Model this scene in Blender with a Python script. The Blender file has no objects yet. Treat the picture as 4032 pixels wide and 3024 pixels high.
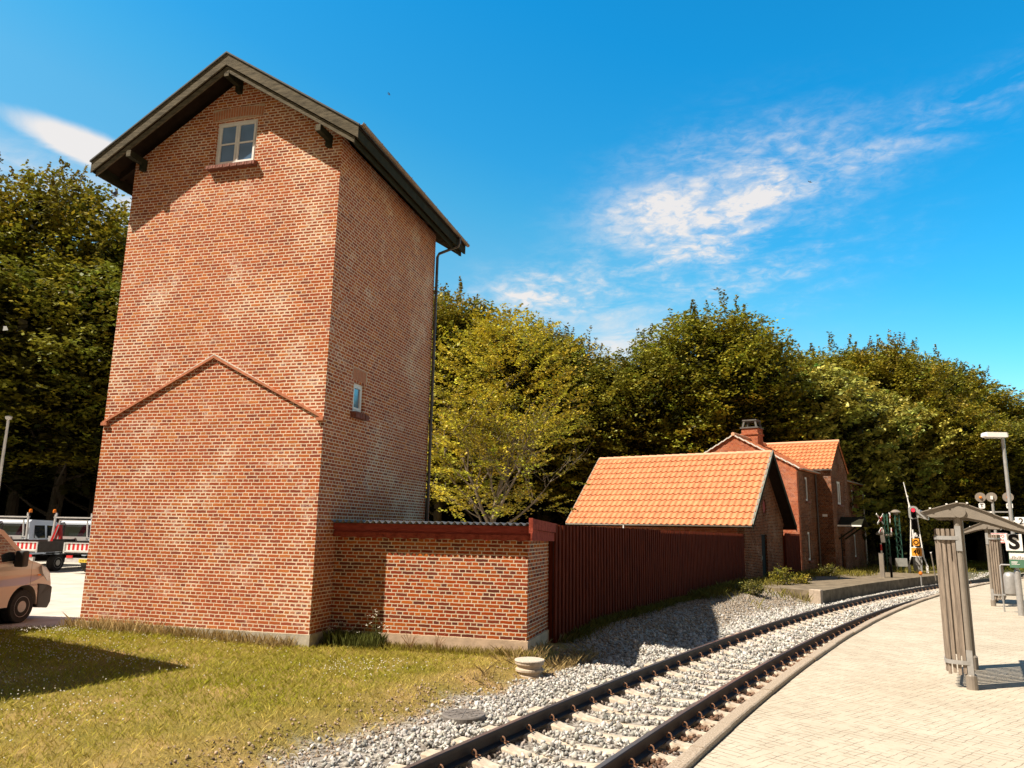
import bpy, math, random
import numpy as np
from mathutils import Vector, Matrix
from mathutils.geometry import tessellate_polygon
from math import sin, cos, pi, sqrt, radians
rng = np.random.default_rng(7); random.seed(5)
sc = bpy.context.scene
col = sc.collection
# ------------------------------------------------------------------ node helpers
class NT:
    def __init__(s, tree): s.t = tree; s.n = tree.nodes; s.l = tree.links
    def new(s, typ, **kw):
        n = s.n.new(typ)
        for k, v in kw.items(): setattr(n, k, v)
        return n
    def put(s, sock, v):
        if isinstance(v, bpy.types.NodeSocket): s.l.new(v, sock)
        elif v is not None:
            if hasattr(sock.default_value, '__len__') and not hasattr(v, '__len__'): v = (v,)*len(sock.default_value)
            if hasattr(sock.default_value, '__len__') and len(sock.default_value) == 4 and len(v) == 3: v = (*v, 1)
            sock.default_value = v
    def m(s, op, a, b=None, c=None, clamp=False):
        n = s.new('ShaderNodeMath', operation=op, use_clamp=clamp)
        for i, v in enumerate((a, b, c)):
            if v is not None: s.put(n.inputs[i], v)
        return n.outputs[0]
    def vm(s, op, a, b=None, scale=None):
        n = s.new('ShaderNodeVectorMath', operation=op)
        s.put(n.inputs[0], a)
        if b is not None: s.put(n.inputs[1], b)
        if scale is not None: s.put(n.inputs['Scale'], scale)
        return n.outputs['Value'] if op in ('DOT_PRODUCT', 'LENGTH', 'DISTANCE') else n.outputs[0]
    def mix(s, f, a, b, mode='MIX'):
        n = s.new('ShaderNodeMix', data_type='RGBA', blend_type=mode)
        s.put(n.inputs[0], f); s.put(n.inputs[6], a); s.put(n.inputs[7], b)
        return n.outputs[2]
    def noise(s, vec, scale, detail=3, rough=.55, dist=0, dim='3D'):
        n = s.new('ShaderNodeTexNoise', noise_dimensions=dim)
        s.put(n.inputs['Vector'], vec); s.put(n.inputs['Scale'], scale); s.put(n.inputs['Detail'], detail)
        s.put(n.inputs['Roughness'], rough); s.put(n.inputs['Distortion'], dist)
        return n.outputs['Fac']
    def ramp(s, f, stops, interp='LINEAR'):
        n = s.new('ShaderNodeValToRGB'); s.put(n.inputs[0], f); cr = n.color_ramp; cr.interpolation = interp
        while len(cr.elements) < len(stops): cr.elements.new(.5)
        for e, (p, c) in zip(cr.elements, stops):
            e.position = p; e.color = (*c, 1) if hasattr(c, '__len__') else (c, c, c, 1)
        return n.outputs[0]
    def range(s, v, a, b, c=0, d=1, smooth=False):
        n = s.new('ShaderNodeMapRange'); n.interpolation_type = 'SMOOTHSTEP' if smooth else 'LINEAR'
        for i, x in enumerate((v, a, b, c, d)): s.put(n.inputs[i], x)
        return n.outputs[0]
    def comb(s, x, y, z=0):
        n = s.new('ShaderNodeCombineXYZ')
        for i, v in enumerate((x, y, z)): s.put(n.inputs[i], v)
        return n.outputs[0]
    def sep(s, v):
        n = s.new('ShaderNodeSeparateXYZ'); s.put(n.inputs[0], v); return n.outputs
    def bump(s, h, strength=.5, dist=.02):
        n = s.new('ShaderNodeBump'); s.put(n.inputs['Height'], h)
        n.inputs['Strength'].default_value = strength; n.inputs['Distance'].default_value = dist
        return n.outputs[0]
def newmat(name):
    m = bpy.data.materials.new(name); m.use_nodes = True
    t = NT(m.node_tree); b = m.node_tree.nodes['Principled BSDF']
    return m, t, b
def mat(name, c, rough=.6, var=.15, scale=6, bump=0, bscale=40, metal=0, c2=None, stretch=None, spec=.4, bdist=.01):
    m, t, b = newmat(name)
    co = t.new('ShaderNodeTexCoord').outputs['Object']
    if stretch: co = t.vm('MULTIPLY', co, stretch)
    n = t.noise(co, scale, 5, .65)
    c = np.array(c); a = tuple(np.clip(c*(1-var), 0, 1)); d = tuple(np.clip(np.array(c2) if c2 is not None else c*(1+var), 0, 1))
    t.put(b.inputs['Base Color'], t.ramp(n, [(.3, a), (.7, d)]))
    b.inputs['Roughness'].default_value = rough; b.inputs['Metallic'].default_value = metal
    b.inputs['Specular IOR Level'].default_value = spec
    if bump: t.put(b.inputs['Normal'], t.bump(t.noise(co, bscale, 4, .6), bump, bdist))
    return m
def brick_mat(name, cols, mortar, seed=0, efflor=.5, mw=.0062, dark=0.0):
    m, t, b = newmat(name)
    uv = t.new('ShaderNodeTexCoord').outputs['UV']
    wob = t.new('ShaderNodeTexNoise', noise_dimensions='2D'); t.put(wob.inputs['Vector'], uv); wob.inputs['Scale'].default_value = 9; wob.inputs['Detail'].default_value = 2
    uv2 = t.vm('ADD', uv, t.vm('SCALE', t.vm('SUBTRACT', wob.outputs['Color'], (.5, .5, .5)), scale=.016))
    x, y, _ = t.sep(uv2)
    H = .066667
    r = t.m('DIVIDE', y, H); row = t.m('FLOOR', r); fy = t.m('MULTIPLY', t.m('FRACT', r), H)
    par = t.m('FLOORED_MODULO', row, 2.0)
    par2 = t.m('FLOORED_MODULO', t.m('FLOOR', t.m('DIVIDE', row, 2.0)), 2.0)
    w = t.m('SUBTRACT', .24, t.m('MULTIPLY', par, .12))
    off = t.m('ADD', t.m('MULTIPLY', par, .06), t.m('MULTIPLY', t.m('SUBTRACT', 1.0, par), t.m('MULTIPLY', par2, .12)))
    jit = t.new('ShaderNodeTexWhiteNoise', noise_dimensions='1D'); t.put(jit.inputs['W'], t.m('ADD', row, seed*17.3))
    q = t.m('DIVIDE', t.m('ADD', t.m('ADD', x, off), t.m('MULTIPLY', jit.outputs['Value'], .03)), w)
    idx = t.m('FLOOR', q); fx = t.m('MULTIPLY', t.m('FRACT', q), w)
    dx = t.m('MINIMUM', fx, t.m('SUBTRACT', w, fx)); dy = t.m('MINIMUM', fy, t.m('SUBTRACT', H, fy))
    d = t.m('MINIMUM', dx, dy)
    wn = t.new('ShaderNodeTexWhiteNoise', noise_dimensions='3D'); t.put(wn.inputs['Vector'], t.comb(idx, row, float(seed)))
    rag = t.noise(uv, 70, 3, .6, dim='2D')
    d2 = t.m('ADD', d, t.m('MULTIPLY', t.m('SUBTRACT', rag, .5), .008))
    smear = t.range(t.noise(uv, .55, 3, .6, dim='2D'), .52, .72, 0, .0035*efflor*2)
    mask = t.range(t.m('SUBTRACT', d2, smear), mw-.002, mw+.0022, 0, 1, True)
    st = [(i/(len(cols)), c) for i, c in enumerate(cols)]
    bc = t.ramp(wn.outputs['Value'], st, 'CONSTANT')
    hs = t.new('ShaderNodeHueSaturation'); t.put(hs.inputs['Color'], bc)
    wn2 = t.new('ShaderNodeTexWhiteNoise', noise_dimensions='3D'); t.put(wn2.inputs['Vector'], t.comb(row, idx, seed+3.0))
    hs.inputs['Saturation'].default_value = 1.04; t.put(hs.inputs['Value'], t.range(wn2.outputs['Value'], 0, 1, .74, .98))
    jit2 = t.new('ShaderNodeTexWhiteNoise', noise_dimensions='3D'); t.put(jit2.inputs['Vector'], t.comb(row, idx, seed+9.0))
    fine = t.noise(uv, 45, 4, .7, dim='2D')
    bc = t.mix(t.range(fine, .3, .75, 0, .35), hs.outputs[0], (.9, .8, .75), 'MULTIPLY')
    big = t.noise(uv, .35, 4, .6, dim='2D')
    bc = t.mix(t.range(big, .35, .7, .0, .45), bc, (.82, .74, .70), 'MULTIPLY')
    ef = t.m('MULTIPLY', t.m('MULTIPLY', t.range(t.noise(uv, 1.1, 5, .65, dim='2D'), .52, .66), t.range(t.noise(uv, 14, 4, .7, dim='2D'), .42, .62)), t.range(jit2.outputs['Value'], .35, .6))
    bc = t.mix(t.m('MULTIPLY', ef, .7*efflor), bc, (.62, .45, .38))
    mo = t.mix(t.range(t.noise(uv, 3, 3, dim='2D'), .3, .7, 0, 1), tuple(np.array(mortar)*.84), mortar)
    c = t.mix(mask, mo, bc)
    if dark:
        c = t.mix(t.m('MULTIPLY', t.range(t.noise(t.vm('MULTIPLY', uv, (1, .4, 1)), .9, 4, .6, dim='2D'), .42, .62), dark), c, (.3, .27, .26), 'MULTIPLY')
    t.put(b.inputs['Base Color'], c)
    b.inputs['Roughness'].default_value = .95; b.inputs['Specular IOR Level'].default_value = .06
    t.put(b.inputs['Normal'], t.bump(t.m('ADD', mask, t.m('MULTIPLY', fine, .5)), .45, .006))
    return m
def attr_mat(name, rough=.8, trans=0, spec=.2, bump=0, bs=60, mult=None):
    m, t, b = newmat(name)
    a = t.new('ShaderNodeAttribute', attribute_name='Col').outputs['Color']
    if mult: a = t.mix(t.noise(t.new('ShaderNodeTexCoord').outputs['Object'], mult, 3), a, t.mix(1, a, (.55, .55, .55), 'MULTIPLY'))
    t.put(b.inputs['Base Color'], a)
    b.inputs['Roughness'].default_value = rough; b.inputs['Specular IOR Level'].default_value = spec
    if bump: t.put(b.inputs['Normal'], t.bump(t.noise(t.new('ShaderNodeTexCoord').outputs['Object'], bs, 3), bump, .01))
    if trans:
        tr = t.new('ShaderNodeBsdfTranslucent'); t.put(tr.inputs[0], a)
        mx = t.new('ShaderNodeMixShader'); mx.inputs[0].default_value = trans
        t.l.new(b.outputs[0], mx.inputs[1]); t.l.new(tr.outputs[0], mx.inputs[2])
        t.l.new(mx.outputs[0], m.node_tree.nodes['Material Output'].inputs[0])
    return m
def glass_mat(name, c=(.02, .03, .04)):
    m, t, b = newmat(name)
    co = t.new('ShaderNodeTexCoord').outputs['Object']
    t.put(b.inputs['Base Color'], t.ramp(t.noise(co, 1.3, 2), [(.3, c), (.7, tuple(np.array(c)*2.2))]))
    b.inputs['Roughness'].default_value = .04; b.inputs['Specular IOR Level'].default_value = 1.0
    b.inputs['IOR'].default_value = 1.6
    b.inputs['Coat Weight'].default_value = .6; b.inputs['Coat Roughness'].default_value = .03
    t.put(b.inputs['Normal'], t.bump(t.noise(co, 2.5, 1), .05, .02))
    return m
M = {}
BR = [(.45, .120, .056), (.50, .145, .062), (.41, .108, .056), (.54, .175, .066), (.47, .13, .058), (.38, .105, .06), (.49, .14, .06), (.57, .20, .078), (.44, .12, .058), (.31, .09, .056), (.48, .135, .058), (.43, .115, .058)]
M['brick'] = brick_mat('tower_brick', BR, (.80, .61, .44), 1, 1.0, mw=.0076)
BR2 = [(.38, .075, .025), (.46, .11, .035), (.27, .055, .028), (.50, .14, .04), (.36, .07, .028), (.16, .045, .03), (.42, .10, .035), (.22, .055, .03)]
M['brick_annex'] = brick_mat('annex_brick', BR2, (.66, .53, .38), 2, .15, mw=.0080)
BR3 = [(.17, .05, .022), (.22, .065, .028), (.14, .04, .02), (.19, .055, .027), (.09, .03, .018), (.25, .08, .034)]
M['brick_old'] = brick_mat('dark_brown_brick', BR3, (.34, .25, .17), 3, .5, dark=.4)  # dark brown bricks with random darker patches
BR4 = [(.42, .12, .055), (.47, .15, .07), (.38, .10, .05), (.44, .13, .06), (.33, .09, .05)]
M['brick_red'] = brick_mat('red_gable_brick', BR4, (.50, .30, .21), 4, .4, mw=.0045)
M['brick_plain'] = mat('plain_brick', (.40, .11, .045), .85, .4, 22, .5, 60)
M['sill_brick'] = mat('sill_brick', (.20, .07, .045), .85, .4, 22, .5, 60)
M['lintel'] = mat('lintel_brick', (.47, .165, .078), .85, .25, 12, .5, 60)
M['plinth'] = mat('plinth_concrete', (.42, .37, .29), .9, .3, 4, .5, 25)
M['oldplat'] = mat('shaded_concrete', (.13, .095, .055), .95, .4, 2.5, .5, 25, c2=(.26, .20, .13))  # old platform: shade on its face and top put into the concrete colour
M['plinth2'] = mat('plinth_render', (.50, .36, .25), .9, .2, 5, .5, 25)
M['wood'] = mat('weathered_board', (.075, .062, .04), .8, .35, 4, .6, 30, stretch=(1, 6, 6), c2=(.17, .14, .095))
M['wooddark'] = mat('dark_board', (.028, .027, .016), .85, .3, 5, .3, 30, spec=.1)
M['soffit'] = mat('soffit_board', (.022, .013, .008), .85, .3, 4)
M['rooffelt'] = mat('roof_felt', (.07, .07, .07), .8, .3, 12, .4, 60)
M['gutter'] = mat('brown_zinc', (.26, .18, .13), .45, .2, 5, metal=.3)
M['pipe'] = mat('grey_pipe', (.11, .095, .09), .4, .2, 3, metal=.4)
M['vergecap'] = mat('weathered_zinc_cap', (.17, .18, .15), .6, .3, 5)
M['zinc'] = mat('zinc', (.45, .45, .43), .4, .2, 5, metal=.5)
M['white'] = mat('white_paint', (.8, .76, .72), .4, .06, 10)
M['glass'] = glass_mat('window_glass', (.05, .10, .17))  # blue of the reflected sky put into the pane colour
M['glassd'] = glass_mat('dark_glass', (.012, .016, .02))
M['redboard'] = mat('red_board', (.27, .042, .028), .6, .25, 5, .5, 30, stretch=(1, 4, 4), c2=(.36, .065, .045))
M['redold'] = mat('peeling_red_board', (.26, .04, .022), .75, .35, 9, .9, 22, c2=(.36, .075, .045), bdist=.02)
M['redfence'] = mat('red_fence_paint', (.085, .013, .005), .8, .45, 3, .4, 30, stretch=(8, 8, .6), c2=(.16, .030, .010), spec=.08)
M['redback'] = mat('dark_red_backing', (.03, .006, .004), .8, .3, 3)  # backing boards; darkness of the gaps between slats put into the colour
M['corr'] = mat('corrugated_sheet', (.16, .16, .17), .7, .2, 8)
M['tile'] = mat('clay_tile', (.53, .185, .078), .66, .12, 2.2, .25, 50, c2=(.64, .26, .115))
M['tile_old'] = mat('old_clay_tile', (.46, .13, .05), .7, .25, 2.5, .3, 50, c2=(.60, .20, .08))
M['ridge'] = mat('ridge_tile', (.66, .34, .2), .7, .12, 4)
M['flint'] = mat('mortar_verge', (.6, .55, .48), .9, .2, 12)
M['steel'] = mat('shaded_rusty_rail', (.018, .008, .005), .6, .35, 9, .3, 40)  # rust darkened, the shade on the rail sides put into the colour
M['railtop'] = mat('polished_rail', (.33, .27, .24), .3, .25, 3, metal=.8, stretch=(1, 1, 1))
M['clip'] = mat('rusty_clip', (.22, .11, .06), .7, .3, 20)
M['sleeper'] = mat('concrete_sleeper', (.40, .30, .21), .9, .25, 5, .5, 40, c2=(.66, .56, .44))
M['manhole'] = mat('cast_iron', (.16, .14, .125), .75, .2, 15, .4, 50)
M['conc'] = mat('drain_concrete', (.42, .33, .25), .85, .25, 8, .4, 40)
M['greypaint'] = mat('shelter_grey', (.22, .185, .15), .5, .12, 5, .15, 30)
M['galv'] = mat('galvanised', (.36, .345, .33), .45, .15, 8, metal=.35)
for k_ in ('redboard', 'redold', 'plinth', 'plinth2', 'wood', 'soffit'): M[k_].node_tree.nodes['Principled BSDF'].inputs['Specular IOR Level'].default_value = .1
M['plank'] = mat('grey_timber', (.20, .15, .115), .8, .3, 4, .5, 30, stretch=(9, 9, .7), c2=(.36, .285, .22))
M['black'] = mat('black_paint', (.012, .010, .009), .7, .2, 10, spec=.1)
M['rubber'] = mat('rubber', (.018, .017, .016), .85, .3, 20, .3, 60)
M['red'] = mat('red_paint', (.55, .02, .02), .45, .15, 8)
M['orange'] = mat('orange_sign', (.85, .34, .03), .5, .05, 8)
M['green'] = mat('green_mast', (.03, .09, .06), .5, .25, 9)
M['amber'] = mat('amber_lens', (.75, .2, .02), .2, .1, 12)
M['redlens'] = mat('red_lens', (.5, .01, .02), .15, .1, 12)
M['vanpaint'] = mat('beige_paint', (.55, .44, .37), .38, .03, 2, metal=.25)
M['vanpaint'].node_tree.nodes['Principled BSDF'].inputs['Coat Weight'].default_value = .12
M['truckpaint'] = mat('sky_tinted_white_paint', (.62, .68, .76), .3, .03, 2)  # white cab paint, blue reflection of the sky put into the colour
M['truckgrey'] = mat('alu_side', (.08, .07, .06), .5, .2, 6, metal=.3)
M['alu'] = mat('aluminium', (.6, .58, .56), .4, .1, 6, metal=.3)
M['plastic'] = mat('dark_plastic', (.03, .027, .025), .6, .2, 12)
M['hub'] = mat('wheel_trim', (.35, .31, .29), .4, .15, 9, metal=.4)
M['headlight'] = mat('headlight_glass', (.5, .5, .5), .1, .1, 30)
M['yellow'] = mat('yellow_plate', (.8, .55, .05), .5, .05, 8)
M['poster'] = mat('green_poster', (.07, .16, .10), .5, .2, 3)
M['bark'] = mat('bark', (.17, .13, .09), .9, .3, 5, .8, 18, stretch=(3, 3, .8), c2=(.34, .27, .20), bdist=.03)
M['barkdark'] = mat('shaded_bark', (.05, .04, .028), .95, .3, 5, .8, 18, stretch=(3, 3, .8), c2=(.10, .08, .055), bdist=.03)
M['leaf'] = attr_mat('foliage', .5, .25, .3)
M['grass'] = attr_mat('grass_blades', .7, .35, .15)
M['flower'] = mat('flower_white', (.75, .7, .6), .7, .1, 30)
M['stone'] = attr_mat('ballast_stone', .8, 0, .3, .5, 50, mult=25)
M['bird'] = mat('bird_feathers', (.09, .065, .05), .7, .3, 9)
M['chimcap'] = mat('chimney_cap', (.10, .09, .08), .8, .3, 8)
M['render'] = mat('neighbour_render', (.5, .42, .34), .85, .1, 3)
# ------------------------------------------------------------------ mesh helpers
def link(o, parent=None):
    col.objects.link(o)
    if parent is not None: o.parent = parent
    return o
def root(name, label, cat, loc=(0, 0, 0), rz=0, group=None):
    o = bpy.data.objects.new(name, None); o.empty_display_size = .3
    o.location = loc; o.rotation_euler = (0, 0, rz); link(o)
    return tag(o, label, cat, group)
def tag(o, label=None, cat=None, group=None, kind=None):
    for k, v in (('label', label), ('category', cat), ('group', group), ('kind', kind)):
        if v: o[k] = v
    return o
def dup(o, parent=None):
    c = o.copy(); link(c, parent)
    for ch in o.children: dup(ch, c)
    return c
class MB:
    def __init__(s): s.v = []; s.f = []
    def add(s, vs, fs):
        n = len(s.v); s.v += [tuple(map(float, p)) for p in vs]; s.f += [tuple(i+n for i in f) for f in fs]; return s
    def box(s, x0, x1, y0, y1, z0, z1):
        return s.add([(x0,y0,z0),(x1,y0,z0),(x1,y1,z0),(x0,y1,z0),(x0,y0,z1),(x1,y0,z1),(x1,y1,z1),(x0,y1,z1)],
              [(0,3,2,1),(4,5,6,7),(0,1,5,4),(1,2,6,5),(2,3,7,6),(3,0,4,7)])
    def bar(s, a, b, w, h, up=(0, 0, 1)):
        a = Vector(a); b = Vector(b); d = (b-a).normalized(); r = d.cross(Vector(up))
        if r.length < 1e-4: r = d.cross(Vector((0, 1, 0)))
        r.normalize(); u = r.cross(d)
        vs = []
        for p in (a, b):
            for i, j in ((-1, -1), (1, -1), (1, 1), (-1, 1)): vs.append(p+r*(i*w/2)+u*(j*h/2))
        return s.add(vs, [(0,1,2,3),(7,6,5,4),(0,4,5,1),(1,5,6,2),(2,6,7,3),(3,7,4,0)])
    def tube(s, pts, r, n=10, cap=True):
        pts = [Vector(p) for p in pts]; rs = r if hasattr(r, '__len__') else [r]*len(pts)
        vs = []; fs = []; ref = None
        for i, p in enumerate(pts):
            d = (pts[min(i+1, len(pts)-1)]-pts[max(i-1, 0)]).normalized()
            if ref is None: ref = Vector((0, 0, 1)) if abs(d.z) < .9 else Vector((1, 0, 0))
            a = d.cross(ref).normalized(); b = a.cross(d); ref = b if abs(d.dot(b)) < .9 else ref
            for k in range(n):
                t = 2*pi*k/n; vs.append(p+a*(cos(t)*rs[i])+b*(sin(t)*rs[i]))
        for i in range(len(pts)-1):
            for k in range(n):
                k2 = (k+1) % n; fs.append((i*n+k, (i+1)*n+k, (i+1)*n+k2, i*n+k2))
        if cap: fs.append(tuple(range(n))); fs.append(tuple((len(pts)-1)*n+k for k in reversed(range(n))))
        return s.add(vs, fs)
    def lathe(s, prof, c=(0, 0, 0), n=24, axis='z'):
        vs = []; fs = []
        for (r, h) in prof:
            for k in range(n):
                t = 2*pi*k/n; p = (r*cos(t), r*sin(t), h)
                if axis == 'y': p = (p[0], p[2], p[1])
                if axis == 'x': p = (p[2], p[0], p[1])
                vs.append((p[0]+c[0], p[1]+c[1], p[2]+c[2]))
        for i in range(len(prof)-1):
            for k in range(n):
                k2 = (k+1) % n; fs.append((i*n+k, i*n+k2, (i+1)*n+k2, (i+1)*n+k))
        fs.append(tuple(reversed(range(n)))); fs.append(tuple((len(prof)-1)*n+k for k in range(n)))
        return s.add(vs, fs)
    def slab(s, outer, holes, o, ex, ey, t):
        """2D polygon with holes in the plane o+ex*a+ey*b, thickness t against the normal ex x ey"""
        o = Vector(o); ex = Vector(ex); ey = Vector(ey); n = ex.cross(ey).normalized()
        loops = [[Vector((p[0], p[1], 0)) for p in outer]]+[[Vector((p[0], p[1], 0)) for p in h] for h in holes]
        tris = tessellate_polygon(loops)
        flat = [p for l in loops for p in l]; N = len(flat)
        vs = [o+ex*p.x+ey*p.y for p in flat]+[o+ex*p.x+ey*p.y-n*t for p in flat]
        fs = []
        for a, b, c in tris:
            A, B, Cc = flat[a], flat[b], flat[c]
            if (B-A).cross(Cc-A).z < 0: a, b, c = a, c, b
            fs += [(a, b, c), (a+N, c+N, b+N)]
        i0 = 0
        for l in loops:
            k = len(l)
            area = sum(l[i].x*l[(i+1) % k].y-l[(i+1) % k].x*l[i].y for i in range(k))
            for i in range(k):
                p, q = i0+i, i0+(i+1) % k
                hole = l is not loops[0]
                if (area > 0) != hole: fs.append((p, p+N, q+N, q))
                else: fs.append((q, q+N, p+N, p))
            i0 += k
        return s.add(vs, fs)
    def build(s, name, m, parent=None, smooth=False, uv=False, bevel=0, label=None):
        me = bpy.data.meshes.new(name); me.from_pydata(s.v, [], s.f); me.update()
        if m: me.materials.append(m if not isinstance(m, str) else M[m])
        if uv:
            ul = me.uv_layers.new(name='UVMap'); arr = []
            for p in me.polygons:
                n = p.normal
                if abs(n.z) > .8: tu, tv = Vector((1, 0, 0)), Vector((0, 1, 0))
                else:
                    tu = Vector((0, 0, 1)).cross(n).normalized(); tv = Vector((0, 0, 1))
                for vi in p.vertices:
                    c = me.vertices[vi].co; arr += [c.dot(tu), c.dot(tv)]
            ul.data.foreach_set('uv', arr)
        if smooth: me.polygons.foreach_set('use_smooth', [True]*len(me.polygons))
        o = bpy.data.objects.new(name, me); link(o, parent)
        if bevel:
            md = o.modifiers.new('bevel', 'BEVEL'); md.width = bevel; md.segments = 2; md.limit_method = 'ANGLE'; md.angle_limit = radians(35)
        if label: o['label'] = label
        return o
def npmesh(name, V, F, m, cols=None, parent=None, smooth=False):
    """V (n,3); F (k,q) constant polygon size; cols (n,3)"""
    V = np.asarray(V, dtype=np.float32); F = np.asarray(F, dtype=np.int32)
    me = bpy.data.meshes.new(name); k, q = F.shape
    me.vertices.add(len(V)); me.vertices.foreach_set('co', V.ravel())
    me.loops.add(k*q); me.loops.foreach_set('vertex_index', F.ravel())
    me.polygons.add(k); me.polygons.foreach_set('loop_start', np.arange(0, k*q, q, dtype=np.int32))
    try: me.polygons.foreach_set('loop_total', np.full(k, q, dtype=np.int32))
    except Exception: pass
    me.update(calc_edges=True)
    if smooth: me.polygons.foreach_set('use_smooth', np.ones(k, dtype=bool))
    if cols is not None:
        a = me.attributes.new('Col', 'FLOAT_COLOR', 'POINT')
        c4 = np.ones((len(V), 4), dtype=np.float32); c4[:, :3] = cols; a.data.foreach_set('color', c4.ravel())
    me.materials.append(M[m] if isinstance(m, str) else m)
    o = bpy.data.objects.new(name, me); link(o, parent); return o
def vnoise(x, y, s=1.0, seed=0):
    r = np.random.default_rng(seed+11); out = 0
    for k in range(5):
        a = r.uniform(0, 2*pi); f = s*(.6+1.1*k)
        out = out+np.sin((x*np.cos(a)+y*np.sin(a))*f+r.uniform(0, 6)+1.3*np.sin((x*np.sin(a)-y*np.cos(a))*f*.7+r.uniform(0, 6)))/(1+.35*k)
    return out/3.2
def text(name, body, size, m, parent, loc, rot, thick=.002, bold=0.0, align='CENTER', sx=1):
    cu = bpy.data.curves.new(name, 'FONT'); cu.body = body; cu.size = size; cu.align_x = align; cu.align_y = 'CENTER'
    cu.extrude = thick; cu.offset = bold
    tmp = bpy.data.objects.new('tmp', cu); col.objects.link(tmp)
    me = bpy.data.meshes.new_from_object(tmp.evaluated_get(bpy.context.evaluated_depsgraph_get()))
    bpy.data.objects.remove(tmp); me.name = name; me.materials.clear(); me.materials.append(M[m])
    o = bpy.data.objects.new(name, me); link(o, parent); o.location = loc; o.rotation_euler = rot; o.scale = (sx, 1, 1)
    return o
# ------------------------------------------------------------------ camera
cd = bpy.data.cameras.new('camera'); cam = bpy.data.objects.new('camera', cd); col.objects.link(cam); sc.camera = cam
cd.sensor_width = 36; cd.lens = 2941.9/4032*36; cd.clip_end = 2000; cd.clip_start = .05
Rr = Vector((.96433, .26408, .01838)); Ur = Vector((.03309, -.18913, .98139)); Wf = Vector((-.26264, .94578, .19112))
Cp = Vector((7.2262, -12.6446, 1.9324))
cam.matrix_world = Matrix(((Rr.x, Ur.x, -Wf.x, Cp.x), (Rr.y, Ur.y, -Wf.y, Cp.y), (Rr.z, Ur.z, -Wf.z, Cp.z), (0, 0, 0, 1)))
# ------------------------------------------------------------------ light
SD = Vector((-.63, -.44, 1.0)).normalized()
sl = bpy.data.lights.new('sun', 'SUN'); sl.energy = 4.9; sl.angle = radians(.5); sl.color = (1, .91, .77)
so = bpy.data.objects.new('sun', sl); col.objects.link(so); so.rotation_euler = SD.to_track_quat('Z', 'Y').to_euler()
wd = bpy.data.worlds.new('World'); sc.world = wd; wd.use_nodes = True
t = NT(wd.node_tree); bg = wd.node_tree.nodes['Background']
sky = t.new('ShaderNodeTexSky'); sky.sky_type = 'NISHITA'; sky.sun_disc = False
sky.sun_elevation = math.asin(SD.z); sky.sun_rotation = math.atan2(SD.x, SD.y); sky.air_density = 1.0; sky.dust_density = .4; sky.ozone_density = 2.5
bg.inputs['Strength'].default_value = .09
gen = t.new('ShaderNodeTexCoord').outputs['Generated']
nd = t.vm('NORMALIZE', gen)
dx, dy, dz = t.sep(nd)
zz = t.m('ADD', t.m('MAXIMUM', dz, 0.0), .12)
px, py = t.m('DIVIDE', dx, zz), t.m('DIVIDE', dy, zz)
pc = t.comb(px, py, 0)
def blob(d, ax, ay, sx_, sy_, soft=1.0):
    """elliptical patch of sky round direction d; ax its long axis"""
    d = Vector(d).normalized(); ax = Vector(ax); ax = (ax-d*ax.dot(d)).normalized(); ay = d.cross(ax)
    a = t.m('DIVIDE', t.vm('DOT_PRODUCT', nd, tuple(ax)), sx_); b = t.m('DIVIDE', t.vm('DOT_PRODUCT', nd, tuple(ay)), sy_)
    f = t.m('GREATER_THAN', t.vm('DOT_PRODUCT', nd, tuple(d)), .2)
    r2 = t.m('ADD', t.m('MULTIPLY', a, a), t.m('MULTIPLY', b, b))
    return t.m('MULTIPLY', f, t.m('EXPONENT', t.m('MULTIPLY', r2, -soft)))
rot = t.new('ShaderNodeMapping'); t.put(rot.inputs[0], nd); rot.inputs['Rotation'].default_value = (.1, .35, .3); rot.inputs['Scale'].default_value = (6, 9, 22)
n1 = t.noise(rot.outputs[0], 1.5, 8, .62, .5)
rot2 = t.new('ShaderNodeMapping'); t.put(rot2.inputs[0], nd); rot2.inputs['Rotation'].default_value = (.1, -.45, .2); rot2.inputs['Scale'].default_value = (14, 16, 34)
n2 = t.noise(rot2.outputs[0], 1.6, 5, .6, .3)
rot3 = t.new('ShaderNodeMapping'); t.put(rot3.inputs[0], nd); rot3.inputs['Rotation'].default_value = (.1, -.3, .2); rot3.inputs['Scale'].default_value = (30, 34, 62)
n3 = t.noise(rot3.outputs[0], 1.5, 4, .6, .6)
wisp = t.m('MULTIPLY', t.range(n1, .36, .62), t.m('MULTIPLY', t.range(n2, .32, .58, .2, 1), t.range(n3, .34, .6, .3, 1)))
R_ = (.964, .264, .12)
bl = []
bl.append(t.m('MULTIPLY', t.m('MULTIPLY', blob((.03, .905, .42), (.9, .1, .20), 0, .135, .062, 1.2), 1.05), wisp))
bl.append(t.m('MULTIPLY', t.m('MULTIPLY', blob((-.045, .915, .405), (.9, .1, .16), 0, .085, .036), 1.1), t.m('MULTIPLY', t.range(n2, .3, .55, .35, 1), t.range(n3, .3, .55, .5, 1))))
bl.append(t.m('MULTIPLY', t.m('MULTIPLY', blob((.26, .85, .455), (.9, -.1, .3), 0, .2, .028), .38), wisp))
bl.append(t.m('MULTIPLY', t.m('MULTIPLY', blob((.02, .935, .345), (.9, .1, .10), 0, .13, .07), .6), t.m('POWER', wisp, 1.5)))
bl.append(t.m('MULTIPLY', t.m('MULTIPLY', blob((-.21, .93, .305), (.9, .1, .02), 0, .09, .03), 1.15), wisp))
bl.append(t.m('MULTIPLY', t.m('MULTIPLY', blob((-.11, .96, .245), (.9, .1, .1), 0, .06, .03), .95), t.range(n1, .3, .6)))
bl.append(t.m('MULTIPLY', t.m('MULTIPLY', blob((-.12, .925, .32), (.9, .1, .1), 0, .14, .04), .45), wisp))
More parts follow.
